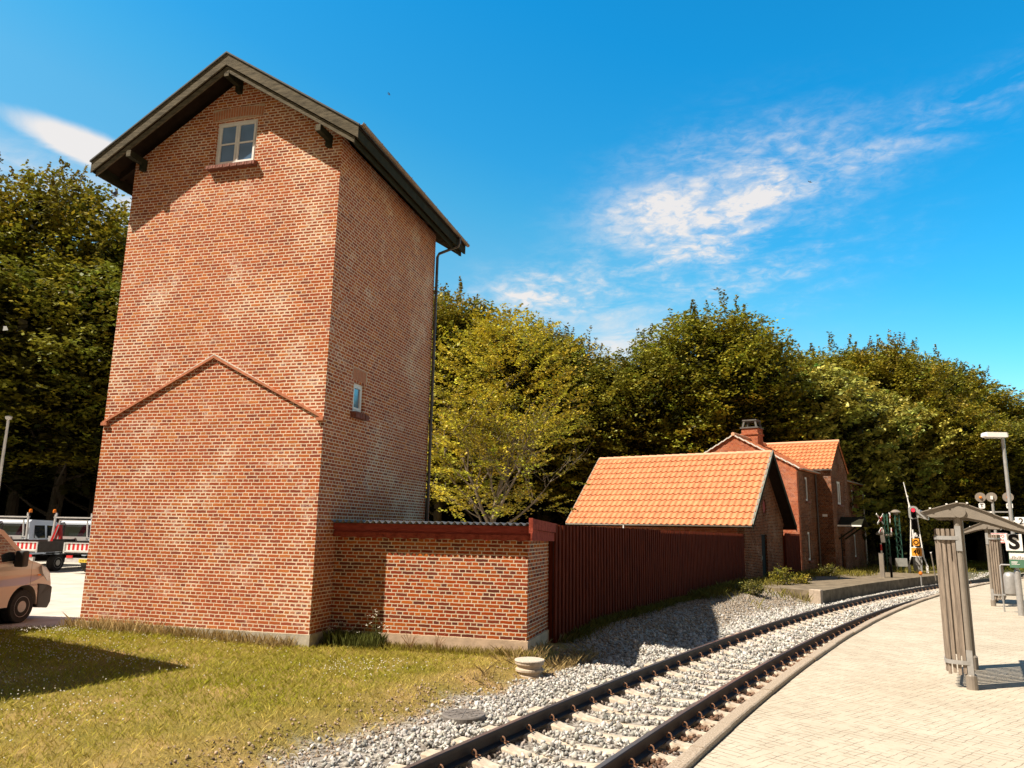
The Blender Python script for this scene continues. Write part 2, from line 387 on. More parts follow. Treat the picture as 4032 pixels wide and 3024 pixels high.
core = blob((-.665, .625, .41), (.62, .66, -.20), 0, .11, .024, 1.2)
bl.append(t.m('MULTIPLY', t.range(t.m('ADD', core, t.m('MULTIPLY', t.m('SUBTRACT', n1, .5), .35)), .3, .75, 0, 1, True), .95))
bl.append(t.m('MULTIPLY', t.m('MULTIPLY', blob((-.66, .655, .36), (.6, .66, -.05), 0, .16, .035), .9), t.range(n1, .3, .62)))
tot = bl[0]
for b_ in bl[1:]: tot = t.m('ADD', tot, b_)
tot = t.m('MINIMUM', tot, .92)
skc = t.new('ShaderNodeHueSaturation'); t.put(skc.inputs['Color'], sky.outputs[0])
skc.inputs['Saturation'].default_value = 1.35; skc.inputs['Value'].default_value = 1.0; skc.inputs['Hue'].default_value = .485
gg = t.m('ADD', dz, t.m('MULTIPLY', dx, .35))
skc2 = t.mix(1.0, skc.outputs[0], t.ramp(t.m('MULTIPLY', gg, 1.0), [(0.0, (1.5, 1.2, 1.0)), (.24, (1.5, 1.42, 1.2)), (.31, (1.0, 1.42, 1.28)), (.38, (.6, 1.36, 1.36)), (.55, (.26, 1.34, 1.46))]), 'MULTIPLY')
# unseen cloud bank added behind the viewer to warm the light in the shade
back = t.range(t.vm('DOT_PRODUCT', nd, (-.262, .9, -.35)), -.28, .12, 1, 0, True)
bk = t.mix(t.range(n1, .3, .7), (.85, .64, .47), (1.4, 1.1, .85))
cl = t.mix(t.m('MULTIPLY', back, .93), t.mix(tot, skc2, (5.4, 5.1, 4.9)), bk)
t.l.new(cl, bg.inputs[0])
sc.cycles.diffuse_bounces = 2; sc.cycles.max_bounces = 6
sc.view_settings.view_transform = 'Standard'; sc.view_settings.look = 'None'; sc.view_settings.exposure = .92
# ------------------------------------------------------------------ track geometry (arc)
TC = np.array([144.4, -39.4]); TR = 143.3
def arcp(d, a): return (TC[0]-(TR+d)*cos(a), TC[1]+(TR+d)*sin(a))
def dist_track(x, y): return np.hypot(x-TC[0], y-TC[1])-TR
def ang(x, y): return np.arctan2(y-TC[1], TC[0]-x)
def sm(a, b, x): q = np.clip((x-a)/(b-a), 0, 1); return q*q*(3-2*q)
A_CROSS0, A_CROSS1 = .592, .628          # level crossing between these angles
A_PLATE = .585
A_OLD0, A_OLD1 = .3965, .52
def fence_x(y): return 4.0+(y-2.5)*4.1/18.4
def height(x, y):
    x = np.asarray(x, float); y = np.asarray(y, float)
    d = dist_track(x, y); a = ang(x, y)
    h = -.45+.17*sm(2.3, 3.1, d)+.16*sm(3.0, 11, d)
    berm = sm(2.0, 5.0, y)*(1-sm(19, 22, y))
    hb = -.45+.38*sm(1.7, 2.6+.08*np.clip(y, 0, 20), d)+.04*vnoise(x, y, 2.2, 3)*sm(1.6, 2.2, d)
    h = h*(1-berm)+hb*berm
    # old platform and ground round the house
    plat = sm(A_OLD0-.004, A_OLD0+.004, a)*sm(1.9, 2.1, d)
    far = sm(.40, .44, a)*sm(2.0, 2.6, d)
    pf = np.maximum(plat*0, far*(1-sm(A_OLD1-.002, A_OLD1+.02, a)))
    h = h*(1-far)+(-.09)*far
    # flat formation round the crossing
    fr = sm(.55, .585, a)
    h = h*(1-fr)+(-.16)*fr*1.0
    inside = (d < 1.7)
    h = np.where(inside, -.47, h)
    # right of the track: under the platform
    h = np.where((d < -1.5), -.47, h)
    # lot
    lot = sm(0, .5, (-5.1-x))*sm(-.3, .3, y-(.2+(x+5.1)*.95))
    h = h*(1-lot)+(-.15)*lot
    h = h+.012*vnoise(x, y, 5, 1)*(1-lot)*(d > 2.4)
    h = np.where((x > -5.1) & (x < 4.2) & (y > .3) & (y < 25), -.25, h)   # under and behind the tower
    return h
def grid(name, xs, ys, m, hf=height, dz=0, keep=None):
    X, Y = np.meshgrid(xs, ys); Z = hf(X, Y)+dz
    V = np.stack([X.ravel(), Y.ravel(), Z.ravel()], 1); nx, ny = len(xs), len(ys)
    I = np.arange(nx*ny).reshape(ny, nx)
    F = np.stack([I[:-1, :-1].ravel(), I[:-1, 1:].ravel(), I[1:, 1:].ravel(), I[1:, :-1].ravel()], 1)
    if keep is not None:
        c = V[F].mean(1); F = F[keep(c[:, 0], c[:, 1])]
    return npmesh(name, V, F, m, smooth=True)
# ground material: by world position: lawn / earth / gravel
m, t, b = newmat('ground_soil')
co = t.new('ShaderNodeTexCoord').outputs['Object']
n = t.noise(co, 1.2, 5, .6); nf = t.noise(co, 35, 5, .7)
c = t.ramp(n, [(.35, (.24, .20, .04)), (.55, (.34, .25, .08)), (.7, (.50, .33, .14))])
c = t.mix(t.range(nf, .3, .7), c, t.mix(1, c, (.45, .42, .4), 'MULTIPLY'))
x, y, z = t.sep(co)
dd = t.m('SUBTRACT', t.vm('LENGTH', t.vm('MULTIPLY', t.vm('SUBTRACT', co, (TC[0], TC[1], 0)), (1, 1, 0))), TR)
vor = t.new('ShaderNodeTexVoronoi'); t.put(vor.inputs['Vector'], co); vor.inputs['Scale'].default_value = 22
gc = t.ramp(t.sep(vor.outputs['Color'])[0], [(0, (.09, .075, .06)), (.3, (.24, .21, .18)), (.7, (.42, .38, .33)), (1, (.17, .14, .11))])
lim = t.m('ADD', t.range(y, 1.0, 3.0, 0, .7), t.m('MULTIPLY', t.range(y, 3, 20, 0, 1), t.m('MULTIPLY', t.range(y, 20.5, 22, 1, 0), 2.4)))
gm = t.m('MULTIPLY', t.range(t.m('ADD', t.m('SUBTRACT', dd, lim), t.m('MULTIPLY', t.m('SUBTRACT', n, .5), 1.5)), 2.2, 2.6, 1, 0), t.range(dd, -3, -2.5, 0, 1))
c = t.mix(gm, c, gc)
farm = t.m('MAXIMUM', t.range(t.vm('LENGTH', co), 38, 48), t.m('MULTIPLY', t.range(t.vm('LENGTH', co), 27, 33), t.range(x, -12, -6, 1, 0)))
c = t.mix(farm, c, (.05, .055, .015))
t.put(b.inputs['Base Color'], c); b.inputs['Roughness'].default_value = .95; b.inputs['Specular IOR Level'].default_value = .1
t.put(b.inputs['Normal'], t.bump(t.m('ADD', nf, t.m('MULTIPLY', vor.outputs['Distance'], gm)), .6, .03))
M['ground'] = m
xs = np.unique(np.concatenate([np.linspace(-400, -40, 10), np.linspace(-40, -10, 31), np.linspace(-10, 12, 111), np.linspace(12, 40, 113), np.linspace(40, 500, 12)]))
ys = np.unique(np.concatenate([np.linspace(-300, -20, 8), np.linspace(-20, 5, 126), np.linspace(5, 50, 226), np.linspace(50, 600, 14)]))
tag(grid('ground', xs, ys, 'ground'), kind='structure')
# parking lot
m, t, b = newmat('lot_paving')
co = t.new('ShaderNodeTexCoord').outputs['Object']
n = t.noise(co, 1.5, 6, .6); nf = t.noise(co, 60, 3, .7)
c = t.ramp(n, [(.3, (.42, .37, .31)), (.7, (.58, .53, .46))]); c = t.mix(t.range(nf, .4, .7, 0, .5), c, (.8, .78, .75), 'MULTIPLY')
t.put(b.inputs['Base Color'], c); b.inputs['Roughness'].default_value = .9
t.put(b.inputs['Normal'], t.bump(nf, .3, .01)); M['lot'] = m
lot = MB(); P0 = [(-5.35, -.02), (-5.35, 26), (-60, 26), (-60, -52), (-6.2, -.83)]
lot.slab([(-5.5, -.13), (-5.5, 7), (0.0, 7), (3, 9), (3, 24), (-30, 20), (-38, 8), (-60, -50)], [], (0, 0, -.125), (1, 0, 0), (0, 1, 0), .08)
tag(lot.build('parking_lot', 'lot'), kind='structure')
# ------------------------------------------------------------------ arc strips: platform, kerb
def strip(name, prof, a0, a1, m, n=160, parent=None, kind=None, uvs=False):
    """prof: list of (d,z) closed outline swept along the arc"""
    k = len(prof); vs = []; fs = []
    for i in range(n+1):
        a = a0+(a1-a0)*i/n
        for d, z in prof: x, y = arcp(d, a); vs.append((x, y, z))
    for i in range(n):
        for j in range(k): j2 = (j+1) % k; fs.append((i*k+j, i*k+j2, (i+1)*k+j2, (i+1)*k+j))
    fs.append(tuple(reversed(range(k)))); fs.append(tuple(n*k+j for j in range(k)))
    o = MB().add(vs, fs).build(name, m, parent)
    if kind: tag(o, kind=kind)
    return o
m, t, b = newmat('herringbone_paving')
co = t.new('ShaderNodeTexCoord').outputs['Object']
wn_ = t.new('ShaderNodeTexNoise'); t.put(wn_.inputs['Vector'], co); wn_.inputs['Scale'].default_value = 6
co2 = t.vm('ADD', co, t.vm('SCALE', wn_.outputs['Color'], scale=.02))
def joints(angle, off):
    mp = t.new('ShaderNodeMapping'); t.put(mp.inputs[0], co2); mp.inputs['Rotation'].default_value = (0, 0, angle); mp.inputs['Location'].default_value = (off, off*.7, 0)
    x, y, _ = t.sep(mp.outputs[0])
    r = t.m('DIVIDE', y, .1); row = t.m('FLOOR', r); fy = t.m('ABSOLUTE', t.m('SUBTRACT', t.m('FRACT', r), .5))
    q = t.m('DIVIDE', t.m('ADD', x, t.m('MULTIPLY', row, .1)), .2); ix = t.m('FLOOR', q)
    w = t.new('ShaderNodeTexWhiteNoise', noise_dimensions='3D'); t.put(w.inputs['Vector'], t.comb(ix, row, off))
    lin = t.range(fy, .40, .44); seg = t.range(t.m('ABSOLUTE', t.m('SUBTRACT', t.m('FRACT', q), .5)), .22, .32, 1, 0)
    return t.m('MULTIPLY', t.m('MULTIPLY', lin, seg), t.range(w.outputs['Value'], .3, .5)), w.outputs['Value']
j1, v1 = joints(.62, 0.3); j2, v2 = joints(2.19, 1.7)
n = t.noise(co, .8, 5, .6); nf = t.noise(co, 90, 3, .8); nm = t.noise(co, 14, 4, .7)
c = t.ramp(n, [(.3, (.46, .395, .305)), (.7, (.56, .485, .385))])
c = t.mix(t.range(v1, 0, 1, 0, .25), c, (.75, .72, .68), 'MULTIPLY')
c = t.mix(t.range(nf, .35, .65, 0, .45), c, (.72, .68, .62), 'MULTIPLY')
c = t.mix(t.range(nm, .5, .7, 0, .3), c, (.8, .72, .6), 'MULTIPLY')
jj = t.m('MAXIMUM', j1, t.m('MULTIPLY', j2, .8))
c = t.mix(t.m('MULTIPLY', jj, .8), c, (.07, .045, .025))
t.put(b.inputs['Base Color'], c); b.inputs['Roughness'].default_value = .9; b.inputs['Specular IOR Level'].default_value = .2
t.put(b.inputs['Normal'], t.bump(t.m('SUBTRACT', nf, jj), .3, .006)); M['paving'] = m
strip('platform_paving', [(-1.77, 0), (-40, 0), (-40, -.5), (-1.77, -.5)], .09, A_PLATE, 'paving', 120, kind='structure')
m, t, b = newmat('kerb_concrete')
co = t.new('ShaderNodeTexCoord').outputs['Object']
nf = t.noise(co, 70, 4, .8)
c = t.ramp(nf, [(.35, (.20, .145, .10)), (.5, (.36, .28, .20)), (.65, (.52, .43, .34))])
t.put(b.inputs['Base Color'], c); b.inputs['Roughness'].default_value = .95; t.put(b.inputs['Normal'], t.bump(nf, .6, .01)); M['kerb'] = m
# platform kerb: blocks 1 m long, slightly out of line
kb = MB(); a = .09; i = 0
while a < A_PLATE:
    a2 = a+1.0/TR-.00003; dj = .006*sin(i*1.7)+.004*sin(i*5.1); zj = .004*sin(i*2.3)
    pr = [(-1.61+dj, .045+zj), (-1.63+dj, .055+zj), (-1.735+dj, .055+zj), (-1.75+dj, .045+zj), (-1.75+dj, -.5), (-1.59+dj, -.5)]
    vs = []
    for aa in (a, a2):
        for d, z in pr: x, y = arcp(d, aa); vs.append((x, y, z))
    k = 6; kb.add(vs, [(j, (j+1) % k, (j+1) % k+k, j+k) for j in range(k)]+[tuple(reversed(range(k))), tuple(range(k, 2*k))])
    a += 1.0/TR; i += 1
tag(kb.build('platform_edge', 'kerb'), kind='structure')
strip('old_platform', [(1.78, -.005), (1.8, .0), (5.0, .0), (5.0, -.5), (1.8, -.5)], A_OLD0, A_OLD1, 'oldplat', 60, kind='structure')
ok = MB()
x, y = arcp(1.9, A_OLD0-.0012); ok.box(-.2, .2, -.14, .14, -.5, .05)
o = ok.build('platform_end_block', 'conc', bevel=.02); o.location = (x, y, 0); o.rotation_euler = (0, 0, -A_OLD0)
tag(o, 'squat concrete block ending the old platform edge beside the rails', 'concrete block')
M['asphalt'] = mat('asphalt', (.20, .175, .15), .9, .2, 4, .4, 60)
M['roadlight'] = mat('pale_road', (.50, .44, .36), .9, .15, 2, .3, 40)
strip('crossing_road', [(60, -.075), (60, -.2), (1.5, -.3), (1.5, -.235)], A_CROSS0, A_CROSS1, 'roadlight', 10, kind='structure')
strip('crossing_panel', [(.66, -.245), (.66, -.4), (-.66, -.4), (-.66, -.245)], A_CROSS0, A_CROSS1, 'asphalt', 10, kind='structure')
strip('crossing_approach', [(-.86, -.24), (-.86, -.45), (-60, -.3), (-60, -.1)], A_CROSS0, A_CROSS1, 'asphalt', 10, kind='structure')
# ------------------------------------------------------------------ railway track
trk = root('railway_track', 'curving railway track with dark rails on pale concrete sleepers', 'railway track', (*arcp(0, .2), -.45))
TL = Vector((*arcp(0, .2), -.45))
def local(vs, o): return [(v[0]-o.x, v[1]-o.y, v[2]-o.z) for v in vs]
HEAD = [(-.036, -.008), (-.030, 0), (.030, 0), (.036, -.008), (.036, -.036), (.009, -.05), (.008, -.135), (.070, -.152), (.070, -.165), (-.070, -.165), (-.070, -.152), (-.008, -.135), (-.009, -.05), (-.036, -.036)]
for side in (.7525, -.7525):
    for nm, prof, mm in (('rail', HEAD, 'steel'), ('rail_head', [(-.026, .002), (.026, .002), (.026, -.002), (-.026, -.002)], 'railtop')):
        vs = []; fs = []; k = len(prof); N = 260
        for i in range(N+1):
            a = .085+(.95-.085)*i/N
            for d, z in prof: x, y = arcp(side+d, a); vs.append((x, y, -.25+z))
        for i in range(N):
            for j in range(k): j2 = (j+1) % k; fs.append((i*k+j, (i+1)*k+j, (i+1)*k+j2, i*k+j2))
        o = MB().add(local(vs, TL), fs).build(nm, mm, trk if nm == 'rail' else rail_obj)
        if nm == 'rail': rail_obj = o
# sleeper: thicker under the rails, sunk in the middle
sb = MB(); prof = [(-1.3, .19, -.02), (-1.28, .21, 0), (-.98, .22, 0), (-.9, .22, .015), (-.6, .22, .015), (-.5, .2, -.01), (-.3, .18, -.035), (.3, .18, -.035), (.5, .2, -.01), (.6, .22, .015), (.9, .22, .015), (.98, .22, 0), (1.28, .21, 0), (1.3, .19, -.02)]
vs = []; fs = []
for x, w, z in prof: vs += [(x, -w/2-.03, z-.16), (x, -w/2, z-.015), (x, -w/2+.02, z), (x, w/2-.02, z), (x, w/2, z-.015), (x, w/2+.03, z-.16)]
for i in range(len(prof)-1):
    for j in range(5): fs.append((i*6+j, (i+1)*6+j, (i+1)*6+j+1, i*6+j+1))
fs += [tuple(reversed(range(6))), tuple(len(vs)-6+j for j in range(6))]
slp = sb.add(vs, [tuple(reversed(f)) for f in fs]).build('sleeper', 'sleeper', trk)
cb = MB(); pts = []
for q in range(9):
    th_ = -pi*.1+q*pi*1.25/8; pts.append((.035*cos(th_)+.02, .025*(q/8-.5), .04+.04*sin(th_)))
cb.tube([(-.03, -.05, .02)]+pts+[(-.05, .05, .025)], .009, 6)
clp = cb.build('rail_clip', 'clip', slp)
clp.location = (.655, 0, .02)
clips = [clp]
for xx, rz in ((-.655, 0), (.85, pi), (-.85, 0)):
    c_ = clp.copy(); link(c_, slp); c_.location = (xx, 0, .02); c_.rotation_euler = (0, 0, rz if xx > 0 else (pi if xx == -.655 else 0)); clips.append(c_)
SP = .6/TR; ns = 98; base_a = ang(7.9, -9.9)
first = True; a = ang(*arcp(0, .118))
sleep_angles = []
for i in range(ns):
    aa = .118+i*SP
    if A_CROSS0-.001 < aa < A_CROSS1+.001: continue
    s_ = slp if first else dup(slp, trk)
    first = False
    x, y = arcp(0, aa); s_.location = (x-TL.x, y-TL.y, -.425-TL.z); s_.rotation_euler = (0, 0, -aa+.004*sin(i*3.1)); sleep_angles.append(aa)
# ------------------------------------------------------------------ ballast stones (uncountable)
phi = (1+5**.5)/2
IV = np.array([(-1,phi,0),(1,phi,0),(-1,-phi,0),(1,-phi,0),(0,-1,phi),(0,1,phi),(0,-1,-phi),(0,1,-phi),(phi,0,-1),(phi,0,1),(-phi,0,-1),(-phi,0,1)], float); IV /= np.linalg.norm(IV[0])
IF = np.array([(0,11,5),(0,5,1),(0,1,7),(0,7,10),(0,10,11),(1,5,9),(5,11,4),(11,10,2),(10,7,6),(7,1,8),(3,9,4),(3,4,2),(3,2,6),(3,6,8),(3,8,9),(4,9,5),(2,4,11),(6,2,10),(8,6,7),(9,8,1)])
def stones(pos, size, cols, name, label=None):
    n = len(pos); V = IV[None]*(1+rng.uniform(-.5, .38, (n, 12, 1))); V = V*rng.uniform(.5, 1.4, (n, 1, 3))
    q = rng.normal(size=(n, 4)); q /= np.linalg.norm(q, axis=1)[:, None]; w, x, y, z = q.T
    Rm = np.stack([1-2*(y*y+z*z), 2*(x*y-z*w), 2*(x*z+y*w), 2*(x*y+z*w), 1-2*(x*x+z*z), 2*(y*z-x*w), 2*(x*z-y*w), 2*(y*z+x*w), 1-2*(x*x+y*y)], 1).reshape(n, 3, 3)
    V = np.einsum('nij,nkj->nki', Rm, V)*size[:, None, None]+pos[:, None, :]
    F = IF[None]+(np.arange(n)*12)[:, None, None]
    o = npmesh(name, V.reshape(-1, 3), F.reshape(-1, 3), 'stone', np.repeat(cols, 12, 0)); tag(o, label, kind='stuff'); return o
def ring(n, d0, d1, a0, a1, bias=1.0):
    d = rng.uniform(d0, d1, n); a = a0+(a1-a0)*rng.uniform(0, 1, n)**bias
    x = TC[0]-(TR+d)*np.cos(a); y = TC[1]+(TR+d)*np.sin(a); return x, y, d, a
def rowmask(a): # distance (m) to nearest sleeper axis
    q = (a-.118)/SP; return np.abs(q-np.round(q))*.6
P = []; S = []; Cc = []
g0 = np.array([.50, .47, .42])
for (N, a0, a1, sz) in ((46000, .10, .30, .025), (30000, .30, .59, .033)):
    x, y, d, a = ring(N, -1.55, 2.55, a0, a1, 1.35 if a0 < .2 else 1.2)
    rm = rowmask(a); z = np.full(N, -.455); inn = np.abs(d) < .74
    z = np.where(inn, -.464+rng.uniform(-.015, .025, N), z)
    # between the sleepers full; over sleepers leave ends and rail seats free
    over = rm < .135
    keep = ~(over & (np.abs(d) < 1.32) & ((d < -.05) | (d > .33) | (rng.uniform(0, 1, N) < .5)))
    keep &= ~((np.abs(np.abs(d)-.7525) < .085))
    z = np.where(over & (np.abs(d) < .42), -.435, z)
    z = np.where((d > .9), -.44-.01*(d-.9)+.03*vnoise(x, y, 2.5, 4), z)
    z = np.where(d < -.95, -.43, z)
    hd = height(x, y); z = np.where(d > 1.7, np.maximum(hd+.005, -.47), z)
    edge = 2.12+.28*vnoise(x, y, 1.6, 9)
    keep &= (d < edge) | (rng.uniform(0, 1, N) < .12)
    keep &= ~((d > 1.7) & (a > A_OLD0-.002) & (a < A_OLD1)) & ~((x-3.97)**2+(y+2.93)**2 < .085)
    lum = (.35+1.15*rng.uniform(0, 1, N)**.8)[:, None]
    c = g0*lum*np.stack([rng.uniform(.95, 1.05, N), np.ones(N), rng.uniform(.95, 1.08, N)], 1)
    rust = np.clip(np.exp(-((np.abs(d)-.75)/.17)**2)*1.1*(d < 1)+np.where(d < -.8, .8, 0), 0, .97)*np.where((d > .78), .35, 1)
    c = c*(1-rust[:, None])+np.array([.17, .085, .045])*rust[:, None]*lum
    P.append(np.stack([x, y, z+rng.uniform(-.008, .012, N)], 1)[keep]); S.append((sz*rng.uniform(.7, 1.35, N))[keep]); Cc.append(c[keep])
# berm under the fence: smaller dirty gravel
N = 42000; x = rng.uniform(3.8, 13, N); y = rng.uniform(.5, 20, N); d = dist_track(x, y)
keep = (d > 1.8) & (x > fence_x(y)+.35) & (y > 1.5-.0*x) & (vnoise(x, y, 1.1, 8) > -.75)
keep &= rng.uniform(0, 1, N) < np.clip(1.3-(d-2)*.2, .3, 1)
N2 = keep.sum(); lum = rng.uniform(.45, 1.3, N)[:, None]
c = (np.array([.40, .32, .24])*lum)[keep]
P.append(np.stack([x, y, height(x, y)+.005], 1)[keep]); S.append((.02*rng.uniform(.6, 1.5, N))[keep]); Cc.append(c)
N = 12000; x, y, d, a = ring(N, 2.0, 3.3, .10, .29, 1.1); keep = (rng.uniform(0, 1, N) < np.clip(1.25-(d-2.0)*1.05+.5*vnoise(x, y, 3, 41), 0, 1)) & ~((x < 3.95) & (y > .68)) & (y < 2.5)
P.append(np.stack([x, y, height(x, y)+.008], 1)[keep]); S.append((.013*rng.uniform(.5, 1.5, N))[keep]); Cc.append((np.array([.50, .36, .25])*rng.uniform(.3, 1.3, N)[:, None])[keep])
stones(np.concatenate(P), np.concatenate(S), np.clip(np.concatenate(Cc), .02, .8), 'ballast', 'pale grey crushed stone ballast spread along the track')
# ------------------------------------------------------------------ grass, flowers (uncountable)
def in_poly_walls(x, y):
    t1 = (x > -5.12) & (x < .02) & (y > -.03); t2 = (x > 0) & (x < 3.9) & (y > .73)
    return t1 | t2
def blades(x, y, h, w, c, lean=.5, zoff=0):
    n = len(x); z = height(x, y)-.01+zoff; th = rng.uniform(0, 2*pi, n); dx = np.cos(th)*w/2; dy = np.sin(th)*w/2
    lx = rng.normal(0, lean, n)*h; ly = rng.normal(0, lean, n)*h
    V = np.stack([np.stack([x-dx, y-dy, z], 1), np.stack([x+dx, y+dy, z], 1), np.stack([x+dx*.6+lx*.45, y+dy*.6+ly*.45, z+h*.6], 1), np.stack([x+lx, y+ly, z+h], 1)], 1)
    F = np.arange(n*4).reshape(n, 4); cc = np.repeat(c[:, None], 4, 1)*np.array([.85, .85, 1, 1.1])[None, :, None]
    return V.reshape(-1, 3), F, cc.reshape(-1, 3)
GV = []; GF = []; GC = []; off = 0
def addb(*a, **k):
    global off
    V, F, c = blades(*a, **k); GV.append(V); GF.append(F+off); GC.append(c); off += len(V)
def lawncol(x, y, d):
    n = len(x); a = vnoise(x, y, 1.3, 21)+.5*vnoise(x, y, 4, 22)
    dry = np.clip(.26+.25*sm(-3, -7, y)-.34*a+.9*sm(3.9, 2.6, d)+rng.normal(0, .22, n), 0, 1)[:, None]
    g = np.array([.34, .335, .022]); s = np.array([.62, .47, .13])
    return (g*(1-dry)+s*dry)*rng.uniform(.6, 1.3, n)[:, None]
# lawn
N = 175000; x = rng.uniform(-9, 4.6, N); y = -11+rng.uniform(0, 1, N)**.8*13; d = dist_track(x, y)
lotm = (x < -5.1) & (y > .1+(x+5.1)*.95)
keep = (d > 2.25+.3*vnoise(x, y, 1.6, 9)) & ~in_poly_walls(x, y) & ~lotm & (y < 1.5)
keep &= rng.uniform(0, 1, N) < (.18+.82*sm(2.3, 3.4, d+.35*vnoise(x, y, 3, 41)))
x, y, d = x[keep], y[keep], d[keep]; h = rng.uniform(.035, .085, len(x))*(1+.3*vnoise(x, y, 2, 5))
addb(x, y, h, rng.uniform(.004, .010, len(x)), lawncol(x, y, d), lean=.6)
# tall dry grass along the tower foot
for (N, xf, c0, hh) in ((2600, lambda n: (rng.uniform(-5.3, -.2, n), -.06-np.abs(rng.normal(0, .16, n))), (.42, .30, .12), .22),
                       (420, lambda n: (rng.normal(-4.0, .45, n), -.08-np.abs(rng.normal(0, .16, n))), (.62, .46, .22), .30),
                       (3000, lambda n: (rng.uniform(0, 4.0, n), .70-np.abs(rng.normal(0, .14, n))), (.30, .24, .05), .16),
                       (1500, lambda n: (rng.uniform(.02, 1.2, n), .70-np.abs(rng.normal(0, .2, n))), (.12, .13, .03), .32)):
    x, y = xf(N); c = np.array(c0)*rng.uniform(.5, 1.25, N)[:, None]
    addb(x, y, rng.uniform(.4, 1.1, N)*hh, np.full(N, .007), c, lean=.25)
# strip in front of the fence, by the shed and the house
N = 11000; y = rng.uniform(2.6, 22, N); x = fence_x(y)+.05+np.abs(rng.normal(0, .3, N))*(.6+.8*(y > 12)); c = np.array([.13, .11, .02])*rng.uniform(.5, 1.5, N)[:, None]
keep = (dist_track(x, y) > 2.6); x, y, c = x[keep], y[keep], c[keep]
addb(x, y, rng.uniform(.05, .2, len(x))*(1+.6*(y > 12)), np.full(len(x), .009), c, lean=.4)
N = 14000; aa = rng.uniform(.36, .60, N); dd_ = rng.uniform(1.9, 7, N); x = TC[0]-(TR+dd_)*np.cos(aa); y = TC[1]+(TR+dd_)*np.sin(aa)
keep = (vnoise(x, y, .8, 31)+.3*(dd_ > 4.6) > .12) & ~((aa > A_CROSS0) & (aa < A_CROSS1)) & ~((aa > A_OLD0) & (aa < A_OLD1) & (dd_ < 3.6)); x, y = x[keep], y[keep]; c = np.array([.26, .22, .04])*rng.uniform(.5, 1.4, len(x))[:, None]
addb(x, y, rng.uniform(.08, .34, len(x)), np.full(len(x), .02), c, lean=.4, zoff=.07)
N = 26000; aa = rng.uniform(A_CROSS1+.002, .72, N); dd_ = rng.uniform(-16, 22, N); x = TC[0]-(TR+dd_)*np.cos(aa); y = TC[1]+(TR+dd_)*np.sin(aa)
keep = np.abs(dd_) > 1.8; x, y = x[keep], y[keep]; c = np.array([.24, .24, .03])*rng.uniform(.5, 1.4, len(x))[:, None]
addb(x, y, rng.uniform(.1, .35, len(x)), np.full(len(x), .03), c, lean=.4)
# dry tufts at the gravel edge near the drain
N = 5200; x = rng.uniform(3.3, 5.6, N); y = rng.uniform(-1.2, 2.6, N); keep = (vnoise(x, y, 3.2, 17) > .12) & (dist_track(x, y) > 2.2) & ~in_poly_walls(x, y); x, y = x[keep], y[keep]
addb(x, y, rng.uniform(.08, .22, len(x)), np.full(len(x), .006), np.array([.42, .30, .13])*rng.uniform(.5, 1.2, len(x))[:, None], lean=.6)
o = npmesh('grass', np.concatenate(GV), np.concatenate(GF), 'grass', np.concatenate(GC))
tag(o, 'short yellowing green lawn grass with dry tufts along the walls', kind='stuff')
OV = np.array([(1,0,0),(-1,0,0),(0,1,0),(0,-1,0),(0,0,.8),(0,0,-.8)], float); OF = np.array([(0,2,4),(2,1,4),(1,3,4),(3,0,4),(2,0,5),(1,2,5),(3,1,5),(0,3,5)])
def blobs(name, x, y, z, r, m, label):
    n = len(x); V = OV[None]*r[:, None, None]*rng.uniform(.7, 1.2, (n, 6, 1))+np.stack([x, y, z], 1)[:, None]
    F = OF[None]+(np.arange(n)*6)[:, None, None]; o = npmesh(name, V.reshape(-1, 3), F.reshape(-1, 3), m); return tag(o, label, kind='stuff')
fx = []; fy = []
for cx_, cy_, s1, s2, n in ((-3.2, -2.4, 1.1, .5, 300), (-5.3, -.9, .8, .25, 260), (-1.6, -2.6, .6, .2, 90), (-2.6, -4.3, 1.0, .5, 170), (1.7, -1.6, .45, .35, 90), (2.2, -.9, .4, .3, 40), (-.2, -5.3, .8, .6, 130), (-.5, -6.6, .8, .5, 90), (-1.5, -4.8, .6, .5, 50), (1, -3, 2, 1.5, 60), (-2.0, -.8, .9, .3, 60)):
    fx.append(rng.normal(cx_, s1, n)); fy.append(rng.normal(cy_, s2, n))
x = np.concatenate(fx); y = np.concatenate(fy); k = ~in_poly_walls(x, y) & (dist_track(x, y) > 2.9) & ~((x < -5.1) & (y > .1+(x+5.1)*.95)); x, y = x[k], y[k]
blobs('clover_flowers', x, y, height(x, y)+rng.uniform(.06, .1, len(x)), rng.uniform(.008, .014, len(x)), 'flower', 'tiny white clover flowers scattered over the lawn')
